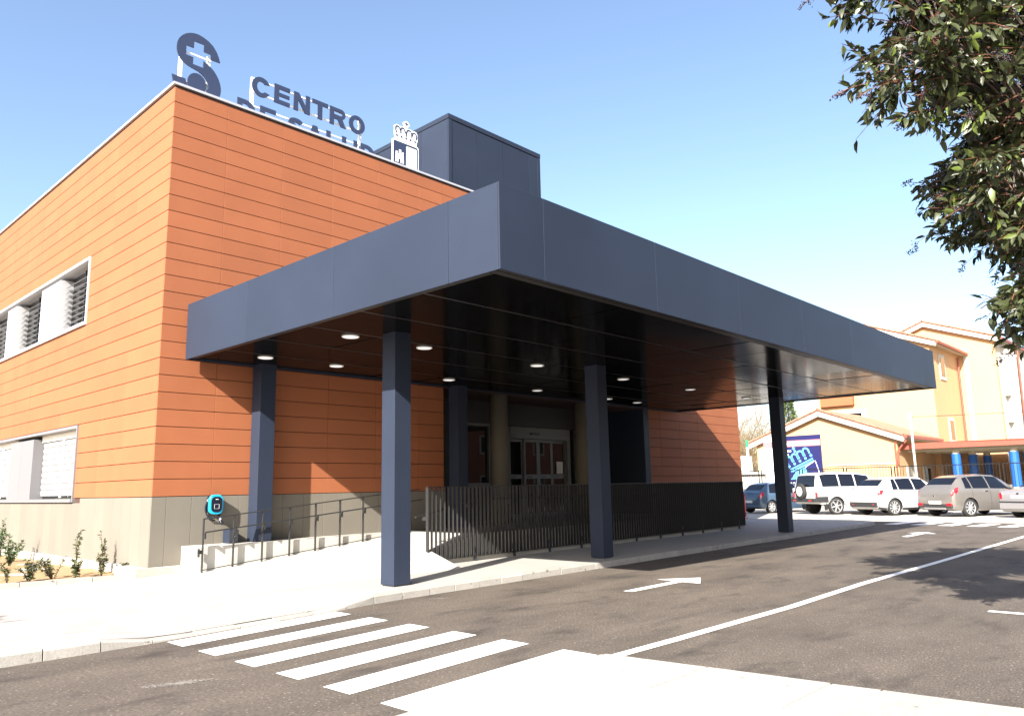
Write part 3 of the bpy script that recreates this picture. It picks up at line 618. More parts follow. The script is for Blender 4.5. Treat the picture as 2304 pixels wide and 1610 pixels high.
def roof_sign():
    S = thing('roof_lettering', 'dark blue roof lettering reading CENTRO DE SALUD on a white frame', 'sign', (3, .3, 9.06)); off = Vector(S.location)
    def sp(o): return rel(o, off)
    for ch, a, c in (('C',1.66,2.08),('E',2.165,2.53),('N',2.625,3.02),('T',3.076,3.477),('R',3.525,3.946),('O',4.035,4.47)):
        o = sp(shape_obj('letter', glyph(ch, a, c, 9.55, .425), .022, SIGNB, S, .3)); o['label'] = 'letter ' + ch
    for ch, a, c in (('D',1.36,1.76),('E',1.857,2.216),('S',2.513,2.88),('A',2.97,3.345),('L',3.447,3.76),('U',3.858,4.28),('D',4.36,4.76)):
        o = sp(shape_obj('letter', glyph(ch, a, c, 8.935, .425), .022, SIGNB, S, .3)); o['label'] = 'letter ' + ch
    for z in (9.63, 9.93, 9.02, 9.32):
        a, c = (1.70, 4.44) if z > 9.5 else (1.40, 4.72)
        sp(MB().box(a, c, .345, .375, z-.014, z+.014).build('frame_rail', WHITE, S))
    for x in (1.72, 4.40): sp(MB().box(x-.03, x+.03, .376, .43, 8.95, 9.96).build('frame_post', WHITE, S))
    # round S emblem
    Em = thing('round_emblem', 'large blue S emblem with a cut-out cross at the roof corner', 'emblem', (.53, .3, 9.06)); off2 = Vector(Em.location)
    def mp(o): return rel(o, off2)
    s1 = [(0.968,9.928),(0.938,10.023),(0.892,10.122),(0.816,10.219),(0.721,10.285),(0.618,10.325),(0.507,10.345),(0.418,10.334),(0.35,10.312),(0.265,10.263),(0.195,10.195),(0.146,10.121),(0.117,10.04),(0.106,9.951),(0.108,9.88),(0.124,9.814),(0.157,9.745),(0.202,9.697),(0.257,9.657),(0.326,9.624),(0.405,9.604),(0.485,9.59),(0.544,9.577),(0.605,9.549),(0.657,9.512),(0.699,9.466),(0.732,9.415),(0.755,9.361),(0.755,9.308),(0.739,9.26),(0.711,9.218)]
    s2 = [(.64,9.14),(.57,9.10),(.48,9.10),(.41,9.13),(0.355,9.2),(0.32,9.274),(0.298,9.332),(0.041,9.331),(0.057,9.261),(0.077,9.187),(.13,9.06),(.22,8.95),(.36,8.87),(.53,8.85),(.70,8.88),(.84,8.97),(.93,9.08)]
    s3 = [(0.99,9.213),(1.003,9.266),(1.01,9.344),(1.005,9.406),(0.983,9.493),(0.948,9.576),(0.904,9.643),(0.85,9.707),(0.786,9.756),(0.703,9.807),(0.632,9.83),(0.634,9.688),(0.43,9.688),(0.431,9.83),(0.286,9.835),(0.287,10.027),(0.433,10.029),(0.435,10.177),(0.635,10.177),(0.634,10.030),(0.776,10.024),(0.781,9.92)]
    mp(shape_obj('s_shape', [s1+s2+s3], .022, SIGNB, Em, .3))
    mp(shape_obj('ball', [arc(.528, 9.315, .185, .212, 0, 360, 36)[:-1]], .022, SIGNB, Em, .3))
    for x in (.222, .765): mp(MB().box(x-.03, x+.03, .35, .40, 8.95, 10.0).build('post', WHITE, Em))
    mp(MB().box(.2, .8, .328, .349, 9.27, 9.31).box(.2, .8, .328, .349, 9.9, 9.93).build('cross_bar', WHITE, Em))
    # crest with castle and crown
    Cr = thing('roof_crest', 'white and blue castle shield topped by a crown on the roof edge', 'crest', (5.67, .3, 9.06)); off3 = Vector(Cr.location)
    def kp(o): return rel(o, off3)
    W_ = mat('crest_white', (.82,.82,.80), .45)
    back = [(5.269,8.9),(5.269,9.75)]+arc(5.32,9.74,.05,.055,180,90,5)+[(5.355,9.80),(5.352,9.87),(5.335,9.93),(5.33,10.10)]+arc(5.41,10.08,.09,.10,170,60,6)+arc(5.575,10.09,.085,.085,120,60,5)+[(5.655,10.16),(5.655,10.215),(5.625,10.225),(5.60,10.275),(5.62,10.31),(5.66,10.345),(5.695,10.355),(5.73,10.345),(5.77,10.31),(5.79,10.275),(5.765,10.225),(5.735,10.215),(5.735,10.16)]+arc(5.80,10.09,.085,.085,120,60,5)+arc(5.955,10.07,.09,.10,120,10,6)+[(6.045,9.95),(6.02,9.88),(6.01,9.81)]+arc(6.02,9.73,.055,.055,90,0,5)+[(6.075,8.9)]
    kp(shape_obj('backing', [back], .03, W_, Cr, .3))
    y = .282
    kp(shape_obj('field', [[(5.298,8.95),(5.298,9.72)]+arc(5.33,9.72,.032,.035,180,90,5)+[(6.0,9.755)]+arc(6.0,9.705,.042,.05,90,0,5)+[(6.042,8.95),(6.012,8.95),(6.012,9.68)]+arc(5.985,9.685,.027,.03,0,90,4)+[(5.705,9.715)]+arc(5.70,9.69,.022,.025,90,180,4)+[(5.672,8.95)]], .008, SIGNB, Cr, y))
    kp(shape_obj('castle', [[(5.35,9.22),(5.44,9.22),(5.44,9.29),(5.455,9.31),(5.49,9.31),(5.505,9.29),(5.505,9.22),(5.605,9.22),(5.595,9.45),(5.595,9.50),(5.555,9.50),(5.555,9.45),(5.525,9.45),(5.525,9.545),(5.465,9.545),(5.465,9.43),(5.425,9.43),(5.425,9.485),(5.365,9.485),(5.365,9.40)]], .006, W_, Cr, y-.008))
    def stroke(pts, t):
        L = []; Rr = []
        for i, p in enumerate(pts):
            a = Vector(pts[max(i-1, 0)]); b = Vector(pts[min(i+1, len(pts)-1)]); d = (b-a).normalized(); n = Vector((-d.y, d.x))*t/2
            L.append((p[0]+n.x, p[1]+n.y)); Rr.append((p[0]-n.x, p[1]-n.y))
        return L+Rr[::-1]
    arches = [[(5.385,9.96),(5.36,10.03)]+arc(5.42,10.08,.06,.055,180,30,8)+[(5.51,10.05)], [(5.515,9.98),(5.515,10.04)]+arc(5.575,10.07,.06,.065,180,20,8)+[(5.66,10.03)], [(5.685,9.95),(5.685,10.03)]+arc(5.775,10.07,.075,.065,170,10,8)+[(5.855,9.98)], [(5.865,10.03)]+arc(5.94,10.06,.065,.06,160,0,8)+[(6.005,10.02),(5.985,9.96)]]
    for a in arches: kp(shape_obj('crown_arch', [stroke(a, .034)], .008, SIGNB, Cr, y))
    for x in (5.395, 5.54, 5.68, 5.82, 5.96): kp(shape_obj('crown_bead', [arc(x, 9.90, .027, .030, 0, 360, 14)[:-1]], .008, SIGNB, Cr, y))
    kp(shape_obj('crown_cross', [[(5.684,10.22),(5.706,10.22),(5.706,10.268),(5.752,10.268),(5.752,10.29),(5.706,10.29),(5.706,10.335),(5.684,10.335),(5.684,10.29),(5.638,10.29),(5.638,10.268),(5.684,10.268)]], .008, SIGNB, Cr, y))
    kp(MB().box(5.5, 5.55, .316, .36, 8.95, 10.0).box(5.82, 5.87, .316, .36, 8.95, 10.0).build('post', WHITE, Cr))
roof_sign()

# ================================================================== CARS
TYRE = mat('tyre_rubber', (0.018, 0.018, 0.018), 0.8, var=.1, vscale=20)
RIM = mat('alloy_rim', (0.55, 0.55, 0.56), 0.35, metal=0.6)
CARGLASS = mat('car_glass', (0.006, 0.007, 0.011), 0.04, spec=0.45)
BLACKP = mat('black_plastic', (0.022, 0.022, 0.024), 0.55)
REDL = mat('red_lamp', (0.42, 0.012, 0.02), 0.15, coat=.6)
CLEARL = mat('clear_lamp', (0.55, 0.50, 0.50), 0.15, coat=.6)
PLATE = mat('number_plate', (0.72, 0.72, 0.70), 0.5)
CHROME = mat('chrome', (0.7, 0.7, 0.7), 0.12, metal=1.0)
def car_surface(D):
    xs = D['x']
    def S(x, p):
        zb = interp(x, xs, D['zb']); belt = interp(x, xs, D['belt']); top = interp(x, xs, D['top']); w = interp(x, xs, D['w']); wt = interp(x, xs, D['wt'])
        belt = min(belt, top-.004); h = belt-zb
        P = [(0, zb), (w*.90, zb), (w*.975, zb+.16*h), (w, zb+.48*h), (w*.985, zb+.80*h), (w*.955, belt)]
        hh = top-belt; wc = wt if hh > .12 else wt+(w*.93-wt)*(1-hh/.12)
        P += [(wc+(w*.955-wc)*.52, belt+hh*.47), (wc, belt+hh*.86), (wc*.90, belt+hh*.965), (wc*.6, top-.004*(hh > .05)), (0, top)]
        p = max(0, min(len(P)-1, p)); i = min(int(p), len(P)-2); f = p-i
        return Vector((x, P[i][0]*(1-f)+P[i+1][0]*f, P[i][1]*(1-f)+P[i+1][1]*f))
    return S
NP = 11
def make_car(name, label, D, paint, loc, rz):
    """local axes: +x forward, x = 0 at the rear bumper, right side = -y"""
    q = Matrix.Rotation(rz, 2) @ Vector((D['axles'][0], -(D['wmax']-.02)))      # loc is where the rear right tyre touches the ground
    T = thing(name, label, 'car', (loc[0]-q.x, loc[1]-q.y, 0), rz, 'cars parked in a row by the school fence')
    S = car_surface(D); L = D['x'][-1]
    X = sorted(set([round(float(q), 4) for q in np.linspace(0, L, 61)]+D['x']+[.02, .05, .09, .14, .2, L-.02, L-.06, L-.12]))
    m = MB(); n = 2*NP-2
    for x in X:
        ring = [S(x, p) for p in range(NP)]; ring = ring+[Vector((q.x, -q.y, q.z)) for q in ring[-2:0:-1]]
        m.v += [tuple(q) for q in ring]
    for i in range(len(X)-1):
        for j in range(n): m.f.append((i*n+j, i*n+(j+1) % n, (i+1)*n+(j+1) % n, (i+1)*n+j))
    m.f.append(tuple(range(n))); m.f.append(tuple(range((len(X)-1)*n+n-1, (len(X)-1)*n-1, -1))); m.mi = [0]*len(m.f)
    body = m.build('body', [paint, BLACKP], T, smooth=True)
    wr = D['wr']; ax = D['axles']; tw = D.get('track', D['wmax']-.02)
    # wheel arches cut out of the body
    for a in ax:
        for s in (-1, 1):
            c = MB().tube([(a, s*(tw-.26), wr), (a, s*(tw+.2), wr)], wr+.05, 28).build('cutter', BLACKP)
            md = body.modifiers.new('arch', 'BOOLEAN'); md.operation = 'DIFFERENCE'; md.solver = 'FAST'; md.object = c; c.parent = T
            bpy.context.view_layer.update()
            me = bpy.data.meshes.new_from_object(body.evaluated_get(bpy.context.evaluated_depsgraph_get()))
            body.modifiers.clear(); body.data = me; bpy.data.objects.remove(c)
    try: body.data.set_sharp_from_angle(angle=math.radians(38))
    except Exception: pass
    # wheels
    for a in ax:
        for s in (-1, 1):
            y0, y1 = s*(tw-.21), s*tw
            t = MB(); prof = [(wr-.09, y1-s*.03), (wr-.035, y1), (wr-.008, y1-s*.02), (wr, y1-s*.05), (wr, y0+s*.03), (wr-.03, y0), (wr-.12, y0)]
            N_ = 28; vs = [(a+r*math.cos(2*PI*k/N_), y, wr+r*math.sin(2*PI*k/N_)) for r, y in prof for k in range(N_)]
            fs = [(i*N_+k, i*N_+(k+1) % N_, (i+1)*N_+(k+1) % N_, (i+1)*N_+k) for i in range(len(prof)-1) for k in range(N_)]
            w = t.poly(vs, fs).build('wheel', TYRE, T, smooth=True)
            rr = wr-.09; yy = y1-s*.035
            MB().tube([(a, yy-s*.06, wr), (a, yy-s*.05, wr)], rr+.004, 24).build('rim_back', BLACKP, w)
            r = MB(); ns = D.get('spokes', 8)
            for k in range(ns):
                t_ = 2*PI*k/ns+.2; d = Vector((math.cos(t_), 0, math.sin(t_))); c0 = Vector((a, yy-s*.012, wr))
                r.bar(c0+d*.03, c0+d*(rr-.01), .055 if ns < 8 else .042, .022, up=(0, 1, 0))
            pts = [(a+(rr-.008)*math.cos(q), yy-s*.01, wr+(rr-.008)*math.sin(q)) for q in np.linspace(0, 2*PI, 29)]
            r.tube(pts, .017, 6, cap=False); r.tube([(a, yy-s*.03, wr), (a, yy+s*.004, wr)], .055, 14)
            r.build('rim', RIM, w, smooth=False)
    # surface patches: glass, lamps, trims
    def patch(nm, x0, x1, p0, p1, side, m, off=.006, nx=6, npp=4, parent=None):
        """x0, x1: functions of t in 0..1 along p"""
        b = MB(); vs = []; bk = []
        for i in range(npp+1):
            t = i/npp; p = p0+(p1-p0)*t
            for j in range(nx+1):
                x = x0(t)+(x1(t)-x0(t))*j/nx; q = S(x, p); e = .01
                dx = S(x+e, p)-S(x-e, p); dp = S(x, p+.05)-S(x, p-.05); nn = dx.cross(dp)
                nn = nn.normalized() if nn.length > 1e-9 else Vector((0, 1, 0))
                if nn.dot(Vector((0, q.y, max(.1, q.z-.7)))) < 0: nn = -nn
                r = q+nn*off; u = q-nn*.012; vs.append((r.x, r.y*side, r.z)); bk.append((u.x, u.y*side, u.z))
        w_ = nx+1; K = len(vs); fs = [(i*w_+j, i*w_+j+1, (i+1)*w_+j+1, (i+1)*w_+j) for i in range(npp) for j in range(nx)]
        rim = [j for j in range(w_)]+[i*w_+nx for i in range(1, npp+1)]+[npp*w_+j for j in range(nx-1, -1, -1)]+[i*w_ for i in range(npp-1, 0, -1)]
        fs += [(rim[i], rim[(i+1) % len(rim)], rim[(i+1) % len(rim)]+K, rim[i]+K) for i in range(len(rim))]
        return b.poly(vs+bk, fs).build(nm, m, parent or T, smooth=False)
    lin = lambda a, c: (lambda t: a+(c-a)*t)
    for s in (-1, 1):
        for (a0, c0, a1, c1) in D['side']: patch('side_window', lin(a0, a1), lin(c0, c1), 5.10, 7.0, s, CARGLASS)
        if 'lampwrap' in D:
            a, c, p0, p1 = D['lampwrap']; patch('tail_light', lin(a+.01, a), lin(c*.55, c), p0, p1, s, REDL, .008)
        if D.get('cladding'):
            for a, c in ((.02, ax[0]-wr-.07), (ax[0]+wr+.07, ax[1]-wr-.07), (ax[1]+wr+.07, L-.05)): patch('sill_cladding', lin(a, a), lin(c, c), 1.02, D['cladding'], s, BLACKP, .007, nx=12, npp=3)
        for sx in D.get('seams', (1.0, 1.93, 2.95)): patch('door_seam', lin(sx, sx), lin(sx+.011, sx+.011), 1.4, 5.0, s, BLACKP, .0035, nx=1, npp=8)
        for hx in D.get('handles', []):
            q = S(hx, 4.55); MB().box(hx-.09, hx+.09, min(s*(q.y-.01), s*(q.y+.03)), max(s*(q.y-.01), s*(q.y+.03)), q.z-.018, q.z+.018).build('door_handle', D.get('handle_mat', paint), T, bevel=.006)
        mx = D['mirror']; q = S(mx, 5.2); MB().box(mx-.06, mx+.06, min(s*q.y, s*(q.y+.2)), max(s*q.y, s*(q.y+.2)), q.z+.0, q.z+.14).build('wing_mirror', paint, T, bevel=.03)
    # rear glass and windscreen lie on the top surface
    def topglass(nm, xa, xb, fr):
        b = MB(); vs = []; bk = []; nx, ny = 8, 8
        for i in range(nx+1):
            x = xa+(xb-xa)*i/nx
            tz = S(x+.012, 10).z-S(x-.012, 10).z; nn = Vector((-tz, 0, .024)).normalized()
            for j in range(ny+1):
                s_ = -1+2*j/ny; pv = 10-(10-fr)*abs(s_); q = S(x, pv); r = q+nn*.008; u = q-nn*.015
                vs.append((r.x, r.y*(1 if s_ > 0 else -1), r.z)); bk.append((u.x, u.y*(1 if s_ > 0 else -1), u.z))
        w_ = ny+1; K = len(vs); fs = [(i*w_+j, i*w_+j+1, (i+1)*w_+j+1, (i+1)*w_+j) for i in range(nx) for j in range(ny)]
        rim = [j for j in range(w_)]+[i*w_+ny for i in range(1, nx+1)]+[nx*w_+j for j in range(ny-1, -1, -1)]+[i*w_ for i in range(nx-1, 0, -1)]
        fs += [(rim[i], rim[(i+1) % len(rim)], rim[(i+1) % len(rim)]+K, rim[i]+K) for i in range(len(rim))]
        return b.poly(vs+bk, fs).build(nm, CARGLASS, T)
    topglass('rear_window', *D['rearglass'], 7.85); topglass('windscreen', *D['screen'], 7.85)
    w0 = S(.001, 3).y
    for bx in D['rear']:
        nm, y0, y1, z0, z1, mm, dep = bx
        MB().box(-dep, .05, y0, y1, z0, z1).build(nm, mm, T, bevel=min(.012, dep*.3))
    return T, S

PW = mat('white_car_paint', (0.44, 0.44, 0.43), 0.3, coat=.6)
PS = mat('taupe_car_paint', (0.185, 0.17, 0.155), 0.32, metal=.4, coat=.6)
PG = mat('silver_car_paint', (0.28, 0.27, 0.275), 0.32, metal=.4, coat=.6)
PB = mat('light_blue_car_paint', (0.070, 0.115, 0.175), 0.32, metal=.3, coat=.6)
def cars():
    H = math.radians(-28)
    # light blue hatchback
    D = dict(x=[0,.04,.12,.28,.62,.95,1.6,2.3,2.75,3.05,3.6,3.85,3.94], zb=[.34,.27,.24,.2,.19,.18,.18,.18,.18,.19,.22,.3,.36], belt=[.66,.80,.93,.95,.94,.93,.92,.90,.90,.89,.80,.68,.58],
        top=[.70,.86,.99,1.10,1.37,1.46,1.49,1.46,1.28,.97,.86,.72,.6], w=[.70,.77,.815,.84,.85,.85,.85,.85,.85,.85,.82,.74,.66], wt=[.55,.60,.63,.60,.58,.59,.60,.59,.60,.66,.6,.5,.45], wmax=.85, wr=.30, axles=[.72,3.24],
        side=[(.62,1.42,.80,1.42),(1.50,2.62,1.50,2.35)], mirror=2.62, lampwrap=(.03,.34,4.0,6.0), rearglass=(.30,.76), screen=(2.36,3.0), handles=[1.35,2.15], spokes=7,
        rear=[('number_plate',-.26,.26,.50,.61,PLATE,.012),('bumper',-.70,.70,.30,.40,PB,.03),('wiper',-.25,.1,.985,1.0,BLACKP,-.02)])
    make_car('parked_hatchback', 'light blue hatchback parked behind the far canopy column', D, PB, (30.65, 3.24), math.radians(-22))
    # white long off-roader with spare wheel
    D = dict(x=[0,.03,.08,.14,.24,.5,1.2,2.2,2.9,3.25,3.5,4.2,4.5,4.6], zb=[.62,.54,.5,.48,.46,.45,.44,.43,.43,.44,.45,.5,.56,.62], belt=[.98,1.10,1.18,1.2,1.2,1.2,1.2,1.19,1.17,1.14,1.10,1.04,.95,.86],
        top=[1.02,1.22,1.48,1.72,1.82,1.87,1.88,1.86,1.75,1.40,1.16,1.08,.98,.88], w=[.84,.87,.885,.89,.90,.905,.91,.91,.91,.90,.88,.84,.78,.70], wt=[.74,.74,.72,.71,.70,.70,.70,.70,.70,.72,.74,.7,.6,.55], wmax=.91, wr=.375, axles=[.98,3.64],
        side=[(.32,1.18,.30,1.18),(1.26,2.02,1.26,2.02),(2.10,3.02,2.10,2.80)], mirror=2.95, rearglass=(.032,.165), screen=(2.94,3.3), handles=[1.85,2.7], handle_mat=BLACKP, spokes=6,
        rear=[('bumper',-.86,.86,.56,.72,BLACKP,.14),('tail_light',-.87,-.76,.78,.98,REDL,.016),('turn_light',-.87,-.76,.98,1.18,CLEARL,.016),('tail_light',.76,.87,.78,.98,REDL,.016),('turn_light',.76,.87,.98,1.18,CLEARL,.016),('fog_light',-.62,-.42,.60,.66,REDL,.155),('fog_light',.50,.70,.60,.66,REDL,.155),('latch',.56,.80,.98,1.05,BLACKP,.03)])
    t, S = make_car('parked_offroader', 'boxy white off-roader with a spare wheel on its back door', D, PW, (29.8, -.18), math.radians(-32))
    N_ = 28; prof = [(.20,-.20),(.28,-.205),(.345,-.18),(.36,-.13),(.345,-.06),(.25,-.03)]; cy, cz = .12, 1.04
    vs = [(x, cy+r*math.cos(2*PI*k/N_), cz+r*math.sin(2*PI*k/N_)) for r, x in prof for k in range(N_)]
    sp = MB().poly(vs, [(i*N_+k, i*N_+(k+1) % N_, (i+1)*N_+(k+1) % N_, (i+1)*N_+k) for i in range(len(prof)-1) for k in range(N_)]).build('spare_wheel', TYRE, t, smooth=True)
    MB().tube([(-.03,cy,cz),(-.19,cy,cz),(-.205,cy,cz)], [.235,.235,.20], 28).build('spare_cover', WHITE, sp)
    for s in (-1, 1): MB().box(1.46, 3.16, s*.84-.07, s*.84+.07, .36, .41).build('side_step', ALU, t)
    for s in (-1, 1): MB().box(.45, .47, s*.80-.11, s*.80+.11, .20, .50).build('mud_flap', BLACKP, t)
    for s in (-1, 1): MB().box(-.10, .55, s*.885-.03, s*.885+.03, .56, .80).build('corner_bumper', BLACKP, t, bevel=.012)
    # white crossover
    D = dict(x=[0,.04,.12,.28,.60,1.0,1.8,2.6,3.0,3.35,3.9,4.2,4.32], zb=[.42,.32,.28,.24,.23,.22,.22,.22,.22,.23,.27,.34,.42], belt=[.78,.93,1.02,1.05,1.05,1.04,1.02,1.0,.99,.98,.90,.78,.66],
        top=[.82,1.0,1.10,1.22,1.48,1.58,1.61,1.56,1.36,1.06,.96,.82,.68], w=[.74,.82,.865,.885,.892,.892,.892,.892,.892,.89,.85,.77,.68], wt=[.58,.63,.66,.63,.60,.61,.62,.61,.62,.68,.65,.55,.5], wmax=.892, wr=.345, axles=[.84,3.47],
        side=[(.82,1.10,.95,1.12),(1.16,1.96,1.16,1.96),(2.03,2.92,2.03,2.62)], mirror=2.9, lampwrap=(.03,.36,4.0,5.2), rearglass=(.30,.66), screen=(2.62,3.3), handles=[1.75,2.6], cladding=1.75, spokes=10,
        rear=[('number_plate',-.26,.26,.84,.95,PLATE,-.028),('bumper',-.76,.76,.36,.56,BLACKP,.035),('reflector',-.62,-.52,.45,.49,REDL,.045),('reflector',.52,.62,.45,.49,REDL,.045)])
    make_car('parked_crossover', 'white crossover with tinted windows beside the off-roader', D, PW, (29.31, -2.76), H)
    # taupe crossover
    D = dict(x=[0,.04,.12,.30,.62,1.0,1.8,2.5,2.95,3.4,3.95,4.25,4.37], zb=[.42,.32,.28,.24,.23,.22,.22,.22,.22,.23,.27,.34,.42], belt=[.76,.92,1.03,1.07,1.07,1.06,1.05,1.03,1.02,1.0,.92,.80,.68],
        top=[.80,.98,1.10,1.24,1.50,1.60,1.64,1.60,1.42,1.08,.98,.84,.70], w=[.76,.84,.89,.91,.917,.917,.917,.917,.917,.91,.87,.79,.70], wt=[.60,.65,.68,.65,.62,.62,.63,.62,.63,.69,.66,.56,.5], wmax=.917, wr=.345, axles=[.86,3.47],
        side=[(.70,1.02,.82,1.04),(1.09,1.92,1.09,1.92),(1.99,2.98,1.99,2.62)], mirror=2.95, lampwrap=(.02,.40,4.1,5.6), rearglass=(.31,.68), screen=(2.60,3.34), handles=[1.72,2.6], handle_mat=CHROME, spokes=9,
        rear=[('number_plate',-.30,.26,.50,.62,PLATE,.015),('bumper',-.80,.80,.36,.50,BLACKP,.03),('reflector',-.80,-.56,.43,.53,REDL,.04),('reflector',.56,.80,.43,.53,REDL,.04),('skid_plate',-.5,.5,.29,.36,PG,.03),('badge',-.03,.03,.78,.84,CHROME,.012)])
    make_car('parked_suv', 'taupe grey family car with red tail lights by the blue porch columns', D, PS, (28.89, -5.66), H)
    # silver saloon at the picture's edge
    D = dict(x=[0,.04,.12,.30,.62,.85,1.35,1.7,2.4,2.9,3.3,4.0,4.4,4.52], zb=[.36,.28,.24,.21,.2,.19,.19,.19,.19,.19,.2,.24,.3,.38], belt=[.76,.90,.97,.98,.98,.97,.96,.95,.94,.93,.92,.83,.70,.58],
        top=[.80,.94,1.0,1.02,1.05,1.12,1.36,1.43,1.45,1.36,1.0,.88,.74,.60], w=[.72,.80,.845,.865,.87,.87,.87,.87,.87,.87,.865,.83,.75,.66], wt=[.6,.64,.66,.66,.66,.62,.58,.58,.59,.60,.68,.62,.55,.5], wmax=.87, wr=.315, axles=[.92,3.50],
        side=[(1.20,1.90,1.38,1.90),(1.97,3.0,1.97,2.7)], mirror=2.98, rearglass=(.88,1.36), screen=(2.86,3.28), handles=[1.75,2.6], spokes=7,
        rear=[('number_plate',-.26,.26,.72,.83,PLATE,.012),('tail_light',-.72,-.62,.70,.92,REDL,.014),('tail_light',.62,.72,.70,.92,REDL,.014),('bumper_strip',-.74,.74,.56,.61,BLACKP,.03),('bumper',-.74,.74,.34,.55,PG,.025),('badge',-.035,.035,.86,.92,BLACKP,.01)])
    make_car('parked_saloon', 'silver saloon cut off by the right edge of the picture', D, PG, (28.3, -8.6), H)
cars()

# ================================================================== SCHOOL BEHIND THE CARS
PEACH = mat('peach_render', (0.46, 0.275, 0.140), 0.85, var=.04, vscale=.6, fine=.03, fscale=30)
WHITEW = mat('white_render', (0.42, 0.395, 0.35), 0.85, var=.04, vscale=.6)
ROOF = mat('pink_roof_tile', (0.30, 0.150, 0.100), 0.85, var=.12, vscale=2.5, rnd=.12)
REDP = mat('red_paint', (0.24, 0.055, 0.032), 0.5, var=.06, vscale=3)
BLUEP = mat('blue_column_paint', (0.007, 0.085, 0.34), 0.5)
CREAM = mat('cream_paint', (0.38, 0.33, 0.24), 0.7)
def gable(T, off, x0, x1, y0, y1, eave, apex, name_wall='wall', over=.45, verge=True):
    """block with its gable facing -x"""
    def tp(o): return rel(o, off)
    ym = (y0+y1)/2
    tp(MB().prism([(y0,0),(y1,0),(y1,eave),(ym,apex),(y0,eave)], 'x', x0, x1).build(name_wall, PEACH, T))
    sl = (apex-eave)/(ym-y0)
    for s, ya in ((1, y0), (-1, y1)):
        a = ya-s*over; za = eave-sl*over
        roof = tp(MB().prism([(a, za+.10), (ym, apex+.10), (ym, apex+.20), (a, za+.20)], 'x', x0-.30, x1+.2).build('roof', ROOF, T))
        # bargeboard under the verge and row of verge tiles
        tp(MB().prism([(a, za-.17), (ym, apex-.17), (ym, apex+.095), (a, za+.095)], 'x', x0-.34, x0-.18).build('bargeboard', WHITEW, T))
        n = 11; L = math.hypot(ym-a, apex-za)
        if verge:
            for i in range(n):
                p = a+(ym-a)*i/n; q = a+(ym-a)*(i+1.06)/n; zp = za+(apex-za)*i/n; zq = za+(apex-za)*(i+1.06)/n
                tp(MB().prism([(p, zp+.18), (q, zq+.205), (q, zq+.30), (p, zp+.275)], 'x', x0-.38, x0-.08).build('verge_tile', ROOF, roof))
            # courses of roof tiles as rolls running down the slope
            r = MB(); k = int((x1-x0)/.32)
            for i in range(k):
                x = x0+.1+.32*i; r.bar((x, a, za+.225), (x, ym, apex+.225), .16, .07)
            stuff(tp(r.build('tile_rolls', ROOF, roof)))
    # gutter and downpipe on the near (low-y) side
    g = y0-over-.06; zg = eave-sl*over
    tp(MB().box(x0-.2, x1, g-.10, g+.04, zg+.02, zg+.18).build('gutter', REDP, T))
    tp(MB().prism([(y0-.02, eave-.05), (g+.02, zg+.0), (g+.02, zg-.05), (y0-.02, eave-.12)], 'x', x0-.15, x1).build('eave_soffit', CREAM, T))
